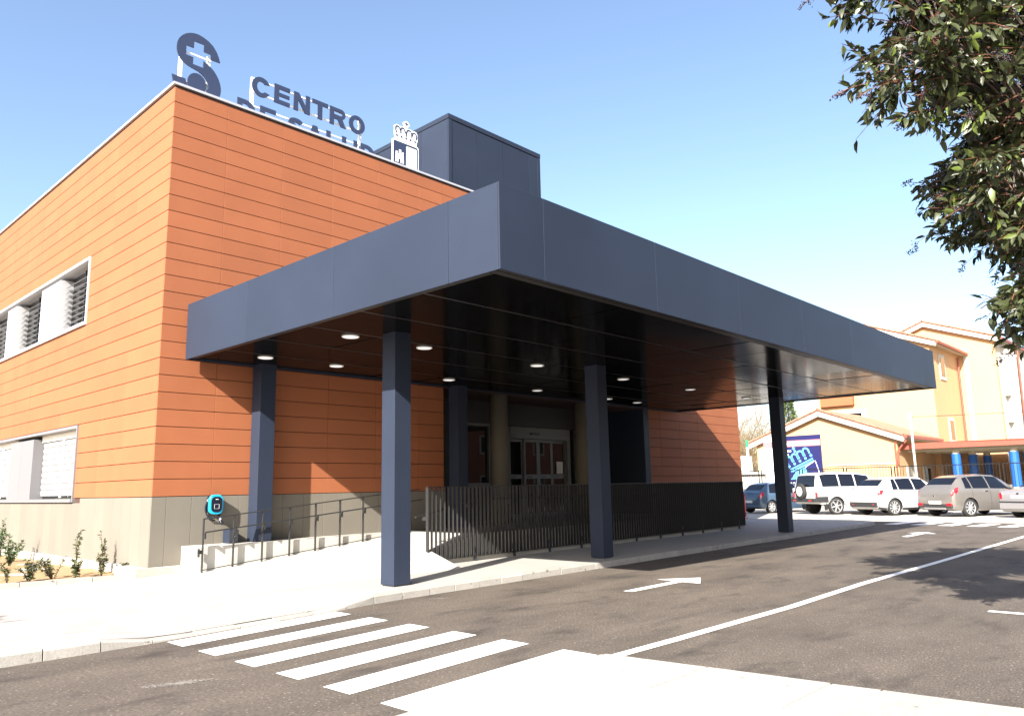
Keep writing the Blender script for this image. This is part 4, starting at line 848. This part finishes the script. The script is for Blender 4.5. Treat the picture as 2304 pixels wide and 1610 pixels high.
def school():
    # low wing
    W = thing('school_wing', 'single-storey peach wing with a tiled gable behind the parked cars', 'building', (40, 4, 0)); off = Vector(W.location)
    gable(W, off, 40.0, 47.0, .15, 8.3, 3.85, 5.40)
    def wp(o): return rel(o, off)
    wp(MB().box(39.93, 40.0, .2, 4.0, 2.32, 2.40).build('conduit', CREAM, W)); wp(MB().tube([(39.92,.22,3.5),(39.92,.22,0)], .05, 8).build('downpipe', REDP, W))
    wp(MB().tube([(40.0,-.38,3.62),(39.95,-.1,3.3),(39.93,.1,3.0),(39.93,.12,2.3)], .05, 8).build('downpipe', REDP, W))
    wp(MB().box(41.2, 43.2, .08, .15, .1, 2.2).build('white_door', WHITEW, W)); wp(MB().box(44.3, 45.6, .06, .15, .9, 2.2).build('window', WHITEW, W)); wp(MB().box(44.42, 45.48, .045, .06, 1.0, 2.1).build('window_pane', GLASS, W))
    # three-storey block in front
    B = thing('school_block', 'tall peach school block with small square windows and a red downpipe', 'building', (47, 3, 0)); off2 = Vector(B.location)
    gable(B, off2, 47.02, 54.0, -.2, 7.0, 9.95, 11.35)
    def bp(o): return rel(o, off2)
    for x, z in ((49.5, 8.6), (50.2, 4.55)):
        f = bp(MB().box(x-.62, x+.62, -.26, -.2, z-.85, z+.80).build('window', WHITEW, B))
        bp(MB().box(x-.40, x+.40, -.275, -.261, z-.62, z+.60).build('window_pane', GLASS, f))
    f = bp(MB().box(46.94, 47.02, 3.9, 6.2, 4.1, 6.1).build('window', WHITEW, B)); bp(MB().box(46.92, 46.94, 4.2, 5.9, 4.35, 5.85).build('window_pane', GLASS, f))
    bp(MB().box(46.7, 47.0, 4.6, 6.75, 6.4, 7.5).build('wall_shade_block', ORANGE_S, B))  # stands in for a shaded wall recess; the shade is in its darker colour
    bp(MB().tube([(53.2,-.32,9.6),(53.2,-.30,0)], .07, 8).build('downpipe', REDP, B))
    # hall behind, with fins on its long side
    N = thing('school_hall', 'rear peach school building whose white side carries rows of vertical fins', 'building', (54, 2, 0)); off3 = Vector(N.location)
    gable(N, off3, 54.02, 80.0, -2.4, 5.9, 10.75, 12.35)
    def np_(o): return rel(o, off3)
    np_(MB().box(54.6, 80, -2.52, -2.4, .0, 10.5).build('white_side_wall', WHITEW, N))
    np_(MB().box(53.94, 54.02, -.75, -.5, 0, 10.3).build('pale_strip', WHITEW, N))
    for i in range(18):
        x = 55.4+1.25*i
        np_(MB().prism([(-2.52, 3.2), (-3.0, 3.2), (-3.0, 9.6), (-2.75, 10.5), (-2.52, 10.5)], 'x', x, x+.22).build('fin', WHITEW, N))
    for z in (5.1, 6.9): np_(MB().box(54.8, 79, -2.80, -2.52, z, z+.3).build('spandrel', WHITEW, N))
    np_(MB().tube([(57.6,-3.1,10.2),(57.7,-2.9,0)], .07, 8).build('downpipe', REDP, N))
    # porch
    P = thing('school_porch', 'open porch with a red-edged flat slab on painted round columns', 'porch', (41, -4, 0)); off4 = Vector(P.location)
    def pp(o): return rel(o, off4)
    pp(MB().box(40.45, 53.5, -14.0, .0, 3.12, 3.36).build('slab', CREAM, P)); pp(MB().box(40.40, 40.45, -14.0, -.02, 3.10, 3.42).build('slab_edge', REDP, P))
    pp(MB().box(40.40, 53.5, -.02, .05, 3.10, 3.42).build('slab_edge', REDP, P))
    for x in (41.0, 44.5, 48.0):
        for y in (-2.45, -5.1, -7.75, -10.4):
            c = pp(MB().tube([(x,y,2.78),(x,y,3.12)], .185, 20).build('column_head', CREAM, P, smooth=False))
            pp(MB().tube([(x,y,1.0),(x,y,2.78)], .215, 20).build('painted_shaft', BLUEP, P)); pp(MB().tube([(x,y,0),(x,y,1.0)], .21, 20).build('column_foot', WHITEW, P))
        pp(MB().box(x-.13, x+.13, -13.8, -.1, 2.95, 3.115).build('beam', CREAM, P))
    pp(MB().box(53.0, 53.4, -14, -3.2, 0, 3.1).build('back_wall', PEACH, P))
    # fence with individual bars
    F = thing('metal_fence', 'grey metal bar fence in panels between the cars and the school', 'fence', (36, -3, 0)); off5 = Vector(F.location)
    FM = mat('fence_steel', (0.012, 0.011, 0.010), .7, spec=.15); bar = None
    ys = [11.0-2.35*i for i in range(11)]
    for a, c in zip(ys[:-1], ys[1:]):
        p, q = a-.06, c+.06
        for z in (.62, 2.12): o = MB().box(35.98, 36.02, q, p, z-.022, z+.022).build('rail', FM, F); o.location = -off5
        for y in (p-.02, q+.02): o = MB().box(35.975, 36.025, y-.025, y+.025, .0, 2.15).build('post', FM, F); o.location = -off5
        n = 16
        for i in range(1, n):
            y = p+(q-p)*i/n
            if bar is None: bar = MB().box(-.008, .008, -.009, .009, .60, 2.12).build('bar', FM).data; bpy.data.objects.remove(bpy.data.objects['bar'])
            finish('bar', bar, None, F, Vector((36, y, 0))-off5)
    w = struct(MB().box(35.85, 36.15, -13, 11.2, 0, .5).build('fence_base_wall', CONC))
    # slim white pole with cables
    Q = thing('white_pole', 'slim white pole carrying a cable across the school front', 'pole', (38.5, -1.1, 0)); off6 = Vector(Q.location)
    for o in (MB().tube([(38.5,-1.1,0),(38.5,-1.1,4.85)], .06, 10).build('shaft', WHITEW, Q), MB().box(38.42, 38.58, -1.2, -1.0, 4.6, 4.95).build('bracket', CREAM, Q),
              MB().tube([(38.5,-1.1-.9*i,4.72-.34*math.sin(PI*i/22)+.02*i) for i in range(19)], .014, 6).build('cable', BLACKP, Q)):
        o.location = Vector(o.location)-off6
    # information board
    S = thing('information_board', 'large dark blue board with a pale blue crown and a red banner', 'sign', (37, 4.7, 0)); off7 = Vector(S.location)
    def sp(o): return rel(o, off7)
    NAVY = mat('board_navy', (0.012, 0.013, 0.075), .4); LB = mat('board_light_blue', (0.10, 0.36, 0.72), .5); BR = mat('board_red', (0.46, 0.16, 0.17), .5)
    y0, y1, z0, z1 = 3.15, 6.45, .75, 4.02
    sp(MB().box(37, 37.06, y0, 5.55, z0, z1).build('navy_panel', NAVY, S)); sp(MB().box(37, 37.06, 5.552, y1, z0, z1-.02).build('white_panel', WHITE, S))
    sp(MB().box(36.985, 37, y0, y1, z1-.60, z1-.26).build('banner', BR, S))
    def flat(pts, nm, m, d=.012):      # outline drawn in metres from the board's right edge (seen from the street) and its foot
        me = shape2d([pts], d); me.materials.clear(); me.materials.append(m); o = finish(nm, me, None, S); o.rotation_euler = (0, 0, -PI/2); o.location = Vector((36.992, 0, 0))-off7; return o
    # in this frame x runs to the right as seen from the camera: x = -y
    text_obj('banner_lettering', 'EDUCACIÓN Y CIENCIA', .23, WHITE, S, Vector((36.984, 5.75, z1-.52))-off7, rot=(PI/2, 0, -PI/2), off=.004, ext=.002)
    def rot(p, c=(-4.35, 2.55), a=24):
        q = math.radians(a); dx, dz = p; return (c[0]+dx*math.cos(q)-dz*math.sin(q), c[1]+dx*math.sin(q)+dz*math.cos(q))
    def st(pts, t):
        L = []; R = []
        for i, p in enumerate(pts):
            a = Vector(pts[max(i-1, 0)]); b = Vector(pts[min(i+1, len(pts)-1)]); d = (b-a).normalized(); n = Vector((-d.y, d.x))*t/2; L.append((p[0]+n.x, p[1]+n.y)); R.append((p[0]-n.x, p[1]-n.y))
        return L+R[::-1]
    for cx in (-.54, -.18, .18, .54): flat([rot(p) for p in st([(cx-.15, .18)]+arc(cx, .40, .16, .17, 180, 0, 10)+[(cx+.15, .18)], .09)], 'crown_arch', LB)
    for cx in (-.7, -.35, 0, .35, .7): flat([rot(p) for p in arc(cx, .06, .075, .075, 0, 360, 14)[:-1]], 'crown_bead', LB)
    for za, zb in ((-.16, -.09), (-.30, -.21)): flat([rot(p) for p in ((-.72, za), (.72, za), (.72, zb), (-.72, zb))], 'crown_band', LB)
    flat([rot(p) for p in arc(0, .66, .07, .07, 0, 360, 12)[:-1]], 'crown_orb', LB); flat([rot(p) for p in ((-.03,.74),(.03,.74),(.03,.81),(.1,.81),(.1,.86),(.03,.86),(.03,.95),(-.03,.95),(-.03,.86),(-.1,.86),(-.1,.81),(-.03,.81))], 'crown_cross', LB)
    flat([rot(p) for p in ((-.5,-.36),(.12,-.36),(.0,-1.0),(-.95,-.62))], 'shield_half', LB)
    flat([rot(p) for p in st([(.12,-.36),(.78,-.30),(.62,-1.25)], .03)], 'shield_outline', WHITE)
    for zl, a, c, h in ((3.18, 4.75, 5.45, .10), (2.98, 5.0, 5.45, .06), (2.05, 5.1, 5.42, .09), (1.90, 5.12, 5.42, .09), (1.42, 3.3, 5.45, .075), (1.20, 3.3, 5.45, .075), (.98, 4.2, 5.45, .07)):
        y = c
        while y > a+.1:
            w_ = random.uniform(.05, .22); sp(MB().box(36.988, 36.9995, max(a, y-w_), y, zl-h/2, zl+h/2).build('print_line', WHITE, S)); y -= w_+.045
    for y in (y0+.15, y1-.15): sp(MB().box(37.062, 37.14, y-.05, y+.05, 0, z1).build('post', ALU, S))
    # white service cabin and air-conditioning units
    K = thing('service_cabin', 'low white cabin with rooftop air-conditioning units and pipe masts', 'cabin', (38.5, 8, 0)); off8 = Vector(K.location)
    def kp(o): return rel(o, off8)
    kp(MB().box(37.6, 40.0, 6.8, 12.5, 0, 1.95).build('cabin_body', WHITEW, K)); kp(MB().box(37.4, 40.2, 6.6, 12.6, 1.95, 2.08).build('cabin_roof', WHITEW, K))
    kp(MB().box(38.2, 38.8, 8.1, 9.4, 2.08, 3.05).build('air_unit', WHITE, K)); kp(MB().box(38.17, 38.2, 8.5, 9.3, 2.2, 2.95).build('fan_grille', ALUGREY, K))
    kp(MB().box(38.6, 39.2, 6.7, 7.5, 2.08, 3.4).build('air_unit', WHITE, K))
    for y, zt in ((7.95, 3.55), (8.8, 3.8)): kp(MB().tube([(38.0,y,2.08),(38.0,y,zt)], .07, 8).build('mast', WHITE, K))
    kp(MB().tube([(38.0,7.95,3.56),(38.0,7.95,4.0)], .08, 8).build('mast_top', mat('green_paint', (0.02,0.28,0.10), .5), K))
    # red road barrier half hidden by the railing
    Z = thing('red_barrier', 'red plastic barrier showing past the end of the slatted railing', 'barrier', (24.0, 2.2, 0), PI/2)
    RB = mat('red_plastic', (0.50, 0.02, 0.04), .45)
    for z in (.95, .18): MB().box(-.9, .9, -.04, .04, z, z+.1).build('rail', RB, Z)
    for x in (-.9, .82): MB().box(x, x+.08, -.036, .036, .12, 1.0).build('upright', RB, Z)
    for x in (-.84, .72): MB().box(x, x+.12, -.32, .32, .0, .08).build('foot', RB, Z)
    for i in range(9): MB().box(-.74+.18*i, -.70+.18*i, -.02, .02, .28, .95).build('bar', RB, Z)
school()

# ================================================================== VEGETATION
LEAF_D = mat('privet_leaf', (0.030, 0.048, 0.015), 0.46, spec=0.4, var=.35, vscale=4.0, hue=(0.036, 0.032, 0.012))
LEAF_Y = mat('young_privet_leaf', (0.085, 0.115, 0.022), 0.38, spec=0.5, var=.25, vscale=6.0)
TWIG_R = mat('reddish_twig', (0.12, 0.045, 0.026), 0.7, var=.2, vscale=9)
BERRY = mat('dark_purple_berry', (0.020, 0.015, 0.028), 0.4, var=.3, vscale=30)
BARK = mat('grey_bark', (0.075, 0.06, 0.047), 0.9, var=.25, vscale=12, bump=.6, bscale=30)
# one curved, folded leaf: 8 vertices, length 1 along +x
LV = np.array([[0,0,0],[.30,.19,.035],[.30,0,-.01],[.30,-.19,.035],[.66,.15,-.02],[.66,0,-.065],[.66,-.15,-.02],[1,0,-.20]])
LF = [(0,2,1),(0,3,2),(1,2,5,4),(2,3,6,5),(4,5,7),(5,6,7)]
def frames(d, roll):
    """rotation matrices whose x axis is d, rolled about it"""
    d = d/np.linalg.norm(d, axis=1, keepdims=True); up = np.tile([0., 0., 1.], (len(d), 1)); up[np.abs(d[:, 2]) > .97] = [0, 1, 0]
    y = np.cross(up, d); y /= np.linalg.norm(y, axis=1, keepdims=True); z = np.cross(d, y)
    c, s = np.cos(roll)[:, None], np.sin(roll)[:, None]
    return np.stack([d, c*y+s*z, -s*y+c*z], axis=2)
def scatter_mesh(name, P, R, size, V, F, mats, midx=None):
    n, k = len(P), len(V)
    verts = (np.einsum('nij,kj->nki', R, V)*size[:, None, None]+P[:, None, :]).reshape(-1, 3)
    me = bpy.data.meshes.new(name)
    nl = sum(len(f) for f in F); base = np.array([i for f in F for i in f]); tot = np.array([len(f) for f in F])
    me.vertices.add(n*k); me.vertices.foreach_set('co', verts.ravel().astype(np.float32))
    me.loops.add(n*nl); me.loops.foreach_set('vertex_index', (base[None, :]+np.arange(n)[:, None]*k).ravel().astype(np.int32))
    me.polygons.add(n*len(F)); tt = np.tile(tot, n); me.polygons.foreach_set('loop_start', (np.cumsum(tt)-tt).astype(np.int32))
    for m in mats: me.materials.append(m)
    if midx is not None: me.polygons.foreach_set('material_index', np.repeat(midx, len(F)).astype(np.int32))
    me.update(calc_edges=True); me.validate(); return me
OCT_V = np.array([[1,0,0],[-1,0,0],[0,1,0],[0,-1,0],[0,0,1],[0,0,-1]], float)
OCT_F = [(0,2,4),(2,1,4),(1,3,4),(3,0,4),(2,0,5),(1,2,5),(3,1,5),(0,3,5)]
CAM = np.array([-5.39664, -13.48199, 1.48495])

def privet_tree(label, base, lobes, nsprig, leaves, big=True, fork=2.0, trunk_r=.13):
    """broad-leaved tree: trunk with limbs to every lobe, sprigs of drooping leaves over the lobes' volume, fruit panicles"""
    base = Vector(base); T = thing('privet_tree', label, 'tree', base)
    tk = MB(); top = base+Vector((.05, .1, fork))
    tk.tube([base-Vector((0,0,.1)), base+Vector((.02,.0,.6)), base+Vector((-.03,.05,1.3)), top], [trunk_r*1.35, trunk_r*1.05, trunk_r, trunk_r*.9], 12)
    limbs = []
    for (c, r) in lobes:
        c = Vector(c); mid = top.lerp(c, .5)+Vector((random.uniform(-.2,.2), random.uniform(-.2,.2), .15))
        tk.tube([top-Vector((0,0,.1)), top.lerp(mid, .5)+Vector((0,0,.1)), mid, c], [trunk_r*.6, trunk_r*.5, trunk_r*.38, .02], 8); limbs.append((mid, c))
    # sprigs
    vol = np.array([r[0]*r[1]*r[2] for _, r in lobes]); vol = vol**.72; pr = vol/vol.sum()
    ci = rng.choice(len(lobes), nsprig, p=pr); u = rng.normal(size=(nsprig, 3)); u /= np.linalg.norm(u, axis=1, keepdims=True)
    rad = rng.uniform(.38, 1.03, nsprig)**.5
    C = np.array([c for c, _ in lobes])[ci]; Rr = np.array([r for _, r in lobes])[ci]
    tip = C+u*Rr*rad[:, None]+rng.normal(scale=.08, size=(nsprig, 3))
    hub = tip[rng.choice(nsprig, max(20, nsprig//14), replace=False)]            # sprigs gather round branch ends, leaving gaps between
    nh = np.argmin(((tip[:, None, :]-hub[None])**2).sum(2), axis=1); tip = tip+(hub[nh]-tip)*rng.uniform(.1, .55, (nsprig, 1))
    outd = u*np.array([1, 1, .35])+np.array([0, 0, -.12])+rng.normal(scale=.25, size=(nsprig, 3)); outd /= np.linalg.norm(outd, axis=1, keepdims=True)
    Ls = rng.uniform(.30, .55, nsprig)
    tw = MB()
    for i in range(nsprig):
        a = tip[i]-outd[i]*Ls[i]; m_ = tip[i]-outd[i]*Ls[i]*.45+np.array([0, 0, .03])
        tw.tube([a, m_, tip[i]], [.006, .0045, .0025], 4, cap=False)
    for i in range(0, nsprig, 3):
        a = tip[i]-outd[i]*Ls[i]; mid, c = limbs[ci[i]]; q = np.array(mid.lerp(c, rng.uniform(.2, 1)))
        tk.tube([q, (a+q)/2+np.array([0,0,.08]), a], [.013, .009, .006], 5, cap=False)
    t = rng.uniform(0.02, 1.0, (nsprig, leaves)); k = nsprig*leaves
    P = (tip[:, None, :]-outd[:, None, :]*(Ls[:, None, None]*(1-t[:, :, None]))).reshape(-1, 3)
    side = rng.normal(size=(k, 3)); od = np.repeat(outd, leaves, axis=0); side -= (side*od).sum(1, keepdims=True)*od; side /= np.linalg.norm(side, axis=1, keepdims=True)
    d = side*.8+od*.55+np.array([0, 0, -.32]); size = rng.uniform(.07, .135, k); P = P+side*.012
    R = frames(d, rng.normal(scale=.8, size=k)); mi = (rng.random(k) < .13).astype(int)
    # the leaves that show largest become parts of their own
    dist = np.linalg.norm(P-CAM, axis=1); seen = np.ones(k, bool)
    v = P-CAM; yaw = math.radians(43.1); dep = v[:, 0]*math.cos(yaw)+v[:, 1]*math.sin(yaw); lat = v[:, 0]*math.sin(yaw)-v[:, 1]*math.cos(yaw)
    seen = (dep > .5) & (np.abs(lat/np.maximum(dep, .1)) < .66) & (v[:, 2]/np.maximum(dep, .1) < .72) & (v[:, 2]/np.maximum(dep, .1) > .05)
    sel = np.zeros(k, bool)
    if big:
        score = np.where(seen, size/dist, -1); idx = np.argsort(-score)[:300]; sel[idx] = True
        one = [scatter_mesh('leaf', np.zeros((1,3)), np.eye(3)[None], np.ones(1), LV, LF, [m]) for m in (LEAF_D, LEAF_Y)]
        for i in idx:
            o = bpy.data.objects.new('leaf', one[mi[i]]); COL.objects.link(o); o.parent = T
            M = Matrix(R[i].tolist()).to_4x4(); M.translation = Vector(P[i])-base; o.matrix_local = M @ Matrix.Scale(float(size[i]), 4)
    me = scatter_mesh('crown', P[~sel]-np.array(base), R[~sel], size[~sel], LV, LF, [LEAF_D, LEAF_Y], mi[~sel])
    stuff(finish('crown', me, None, T))
    o = tk.build('trunk', BARK, T, -base, smooth=True); o = stuff(tw.build('twigs', TWIG_R if big else BARK, T, -base, fix=False))
    if big:
        # fruit panicles on the outer sprigs
        pick = rng.choice(nsprig, nsprig//5, replace=False); pick = pick[rad[pick] > .78]; Bp = []; st = MB()
        for i in pick:
            b = tip[i]; n = 34; dr = outd[i]*.7+np.array([0, 0, -.25]); L = rng.uniform(.14, .24)
            for j in range(7):
                s0 = b+dr*L*j/7; sd = rng.normal(size=3); sd -= sd.dot(dr)*dr; sd /= np.linalg.norm(sd); e = s0+(sd*.5+dr*.5)*L*(.5-.05*j)
                st.tube([s0, e], [.0028, .0018], 3, cap=False)
                for q in range(5): Bp.append(s0+(e-s0)*rng.uniform(.35, 1.1)+rng.normal(scale=.012, size=3))
            st.tube([b, b+dr*L], [.0035, .002], 3, cap=False)
        Bp = np.array(Bp); nb = len(Bp)
        me = scatter_mesh('berries', Bp-np.array(base), np.tile(np.eye(3), (nb, 1, 1)), rng.uniform(.006, .0095, nb), OCT_V, OCT_F, [BERRY]); stuff(finish('berries', me, None, T))
        stuff(st.build('fruit_stalks', TWIG_R, T, -base, fix=False))
    return T
privet_tree('dark evergreen privet tree with purple berries overhanging the road at upper right', (3.7, -14.3, 0),
    [((1.2,-12.08,5.05),(1.12,.95,.85)), ((1.7,-12.45,3.95),(1.0,.70,.65)), ((1.85,-12.80,3.25),(.95,.66,.50)), ((1.95,-12.5,5.8),(1.3,1.05,.9)), ((3.1,-12.9,5.3),(1.7,1.4,1.3)), ((3.3,-12.3,4.3),(1.5,1.1,.9)), ((4.7,-12.5,4.8),(1.6,1.3,1.1)), ((3.2,-14.4,4.8),(1.8,1.3,1.3)), ((1.3,-12.05,6.0),(1.0,.9,.65)), ((2.0,-12.45,2.8),(.75,.5,.4))], 2250, 17)
privet_tree('small evergreen tree left of the picture shading the pavement corner', (-11.2, -5.2, .1), [((-10.5,-4.6,4.0),(1.5,1.3,1.1)), ((-11.5,-5.6,4.6),(1.6,1.5,1.2)), ((-10.9,-6.6,4.1),(1.3,1.3,1.0))], 420, 14, big=False, trunk_r=.09)

def shrub(label, base, h, spread, n, mats, group='young shrubs in the planting bed', stems=4):
    base = Vector(base); T = thing('bed_shrub', label, 'shrub', base, group=group)
    st = MB(); P = []; D = []
    for s in range(stems):
        a = random.uniform(0, 2*PI); r = spread*1.5*random.uniform(.15, .9); tip = Vector((r*math.cos(a), r*math.sin(a), h*random.uniform(.5, .95)))
        mid = tip*.5+Vector((random.uniform(-.03,.03), random.uniform(-.03,.03), .04)); st.tube([(0,0,-.03), mid, tip], [.007,.005,.0025], 5)
        for i in range(int(n*1.7)//stems):
            t = random.uniform(.12, 1.02); p = (mid*(2*t) if t < .5 else mid.lerp(tip, (t-.5)*2)); sd = Vector((random.gauss(0,1), random.gauss(0,1), random.gauss(.35,.5))).normalized()
            P.append(p); D.append(sd)
    P = np.array([tuple(p) for p in P]); D = np.array([tuple(d) for d in D]); k = len(P)
    me = scatter_mesh('foliage', P, frames(D, rng.normal(scale=.9, size=k)), rng.uniform(.04, .085, k), LV, LF, mats, (rng.random(k) < .35).astype(int))
    stuff(finish('foliage', me, None, T)); st.build('stem', BARK, T, smooth=True)
SL = mat('shrub_leaf', (0.052, 0.066, 0.026), .55, var=.3, vscale=9); SY = mat('shrub_leaf_pale', (0.125, 0.12, 0.045), .55, var=.25, vscale=9); SG = mat('shrub_leaf_fresh', (0.036, 0.085, 0.02), .5, var=.25, vscale=9)
shrub('sparse reddish-stemmed shrub at the left end of the planting bed', (-1.72, 1.17, .12), .42, .16, 55, [SL, SY])
shrub('dense round dark shrub, second along the bed edging', (-1.41, 1.16, .12), .40, .17, 150, [SL, SY], stems=7)
shrub('low olive shrub spreading between two taller ones in the bed', (-1.05, 1.22, .12), .36, .24, 150, [SY, SL], stems=7)
shrub('shrub with one tall leafy upright shoot in the bed', (-.79, .98, .12), .38, .13, 110, [SL, SY], stems=5)
shrub('tall thin shoot rising behind the middle of the bed', (-.72, 1.18, .12), .98, .05, 70, [SL, SY], stems=2)
shrub('loose shrub near the concrete corner of the bed', (-.37, .98, .12), .46, .17, 90, [SY, SL], stems=6)
shrub('thin silvery shrub standing against the grey base panels', (-.22, 1.35, .12), .80, .09, 55, [SL, SY], stems=3)
shrub('tiny sprig at the end of the bed beside the plinth', (-.12, .86, .12), .22, .14, 40, [SL, SY], stems=4)
shrub('fresh green bushy shrub at the left edge against the wall', (-.78, 4.9, .12), .62, .30, 260, [SG, SL], stems=8)
shrub('tallest green shrub, cut by the left edge of the picture', (-.75, 5.9, .12), .95, .30, 260, [SG, SL], stems=8)

def bare_tree(label, base, h, spread, n):
    base = Vector(base); T = thing('bare_tree', label, 'tree', base); tr = MB(); tw = MB()
    tr.tube([(0,0,-.1),(.05,0,h*.2),(0,.1,h*.42)], [.14,.11,.08], 8)
    def grow(p, d, L, r, depth):
        q = p+d*L; m = p.lerp(q, .5)+Vector((random.uniform(-.1,.1), random.uniform(-.1,.1), random.uniform(-.05,.1)))*L
        tw.tube([p, m, q], [r, r*.8, r*.55], 4, cap=False)
        if depth == 0: return
        for _ in range(random.choice((3, 4))):
            nd = (d+Vector((random.gauss(0,.55), random.gauss(0,.55), random.gauss(.05,.4)))).normalized(); grow(q if random.random() < .6 else m, nd, L*random.uniform(.6,.85), r*.55, depth-1)
    for _ in range(n):
        a = random.uniform(0, 2*PI); d = Vector((math.cos(a)*spread, math.sin(a)*spread, 1)).normalized()
        grow(Vector((0,.05,h*random.uniform(.02,.42))), d, h*.27, .045, 4)
    tr.build('trunk', BARK, T); stuff(tw.build('twigs', mat('dry_twig', (0.17,0.115,0.055), .85, var=.3, vscale=4), T, fix=False))
bare_tree('tangled bare brown tree behind the service cabin', (46.0, 11.75, 0), 6.6, .55, 15)
bare_tree('smaller bare brown bush left of the tangled bare tree', (53.0, 15.2, 0), 8.0, .6, 13)
def conifer(label, base, h, r):
    base = Vector(base); T = thing('conifer', label, 'tree', base); n = 3800
    t = rng.random(n)**.8; a = rng.uniform(0, 2*PI, n); rad = r*(1-t**1.5)*rng.uniform(.45, 1.0, n)*(1+.25*np.sin(a*5+t*20))
    P = np.stack([rad*np.cos(a), rad*np.sin(a), .5+t*(h-.5)], 1); D = np.stack([np.cos(a), np.sin(a), rng.normal(.3, .4, n)], 1)
    me = scatter_mesh('crown', P, frames(D, rng.normal(size=n)), rng.uniform(.18, .36, n), LV*np.array([1,.8,1]), LF, [mat('conifer_leaf', (0.085,0.115,0.030), .7, var=.35, vscale=2.0)]); stuff(finish('crown', me, None, T))
    MB().tube([(0,0,-.1),(0,0,h*.85)], [.14,.03], 8).build('trunk', BARK, T)
conifer('narrow green conifer rising beside the wing roof', (53.0, 11.75, 0), 8.6, 1.3)

# ================================================================== HOUSES ACROSS THE ROAD (seen in the glass and the glossy soffit)
def street_houses():
    BR = mat('brown_brick', (0.22, 0.085, 0.05), .9, var=.15, vscale=2, fine=.2, fscale=25)
    for i, (x0, x1, h, lab, m) in enumerate(((-6, 9.5, 6.2, 'brown brick terrace house across the road, mirrored in the door glass', BR), (9.7, 25, 7.0, 'ochre rendered house across the road, next to the brick terrace', mat('ochre_render', (0.30,0.22,0.09), .9, var=.08, vscale=1)), (25.2, 46, 6.0, 'long brick house at the far end across the road', BR))):
        T = thing('street_house', lab, 'house', (x0, -25, 0)); off = Vector(T.location)
        def tp(o): return rel(o, off)
        tp(MB().box(x0, x1, -33, -25, 0, h).build('wall', m, T)); tp(MB().prism([(-24.5, h), (-33.5, h), (-29, h+2.0)], 'x', x0-.1, x1+.08).build('roof', ROOF, T))
        n = int((x1-x0)/3)
        for k in range(n):
            for z in (1.0, 4.0):
                x = x0+1.0+3*k; w = tp(MB().box(x, x+1.3, -25, -24.93, z, z+1.4).build('window', WHITEW, T)); tp(MB().box(x+.1, x+1.2, -24.93, -24.92, z+.1, z+1.3).build('pane', GLASS, w))
street_houses()
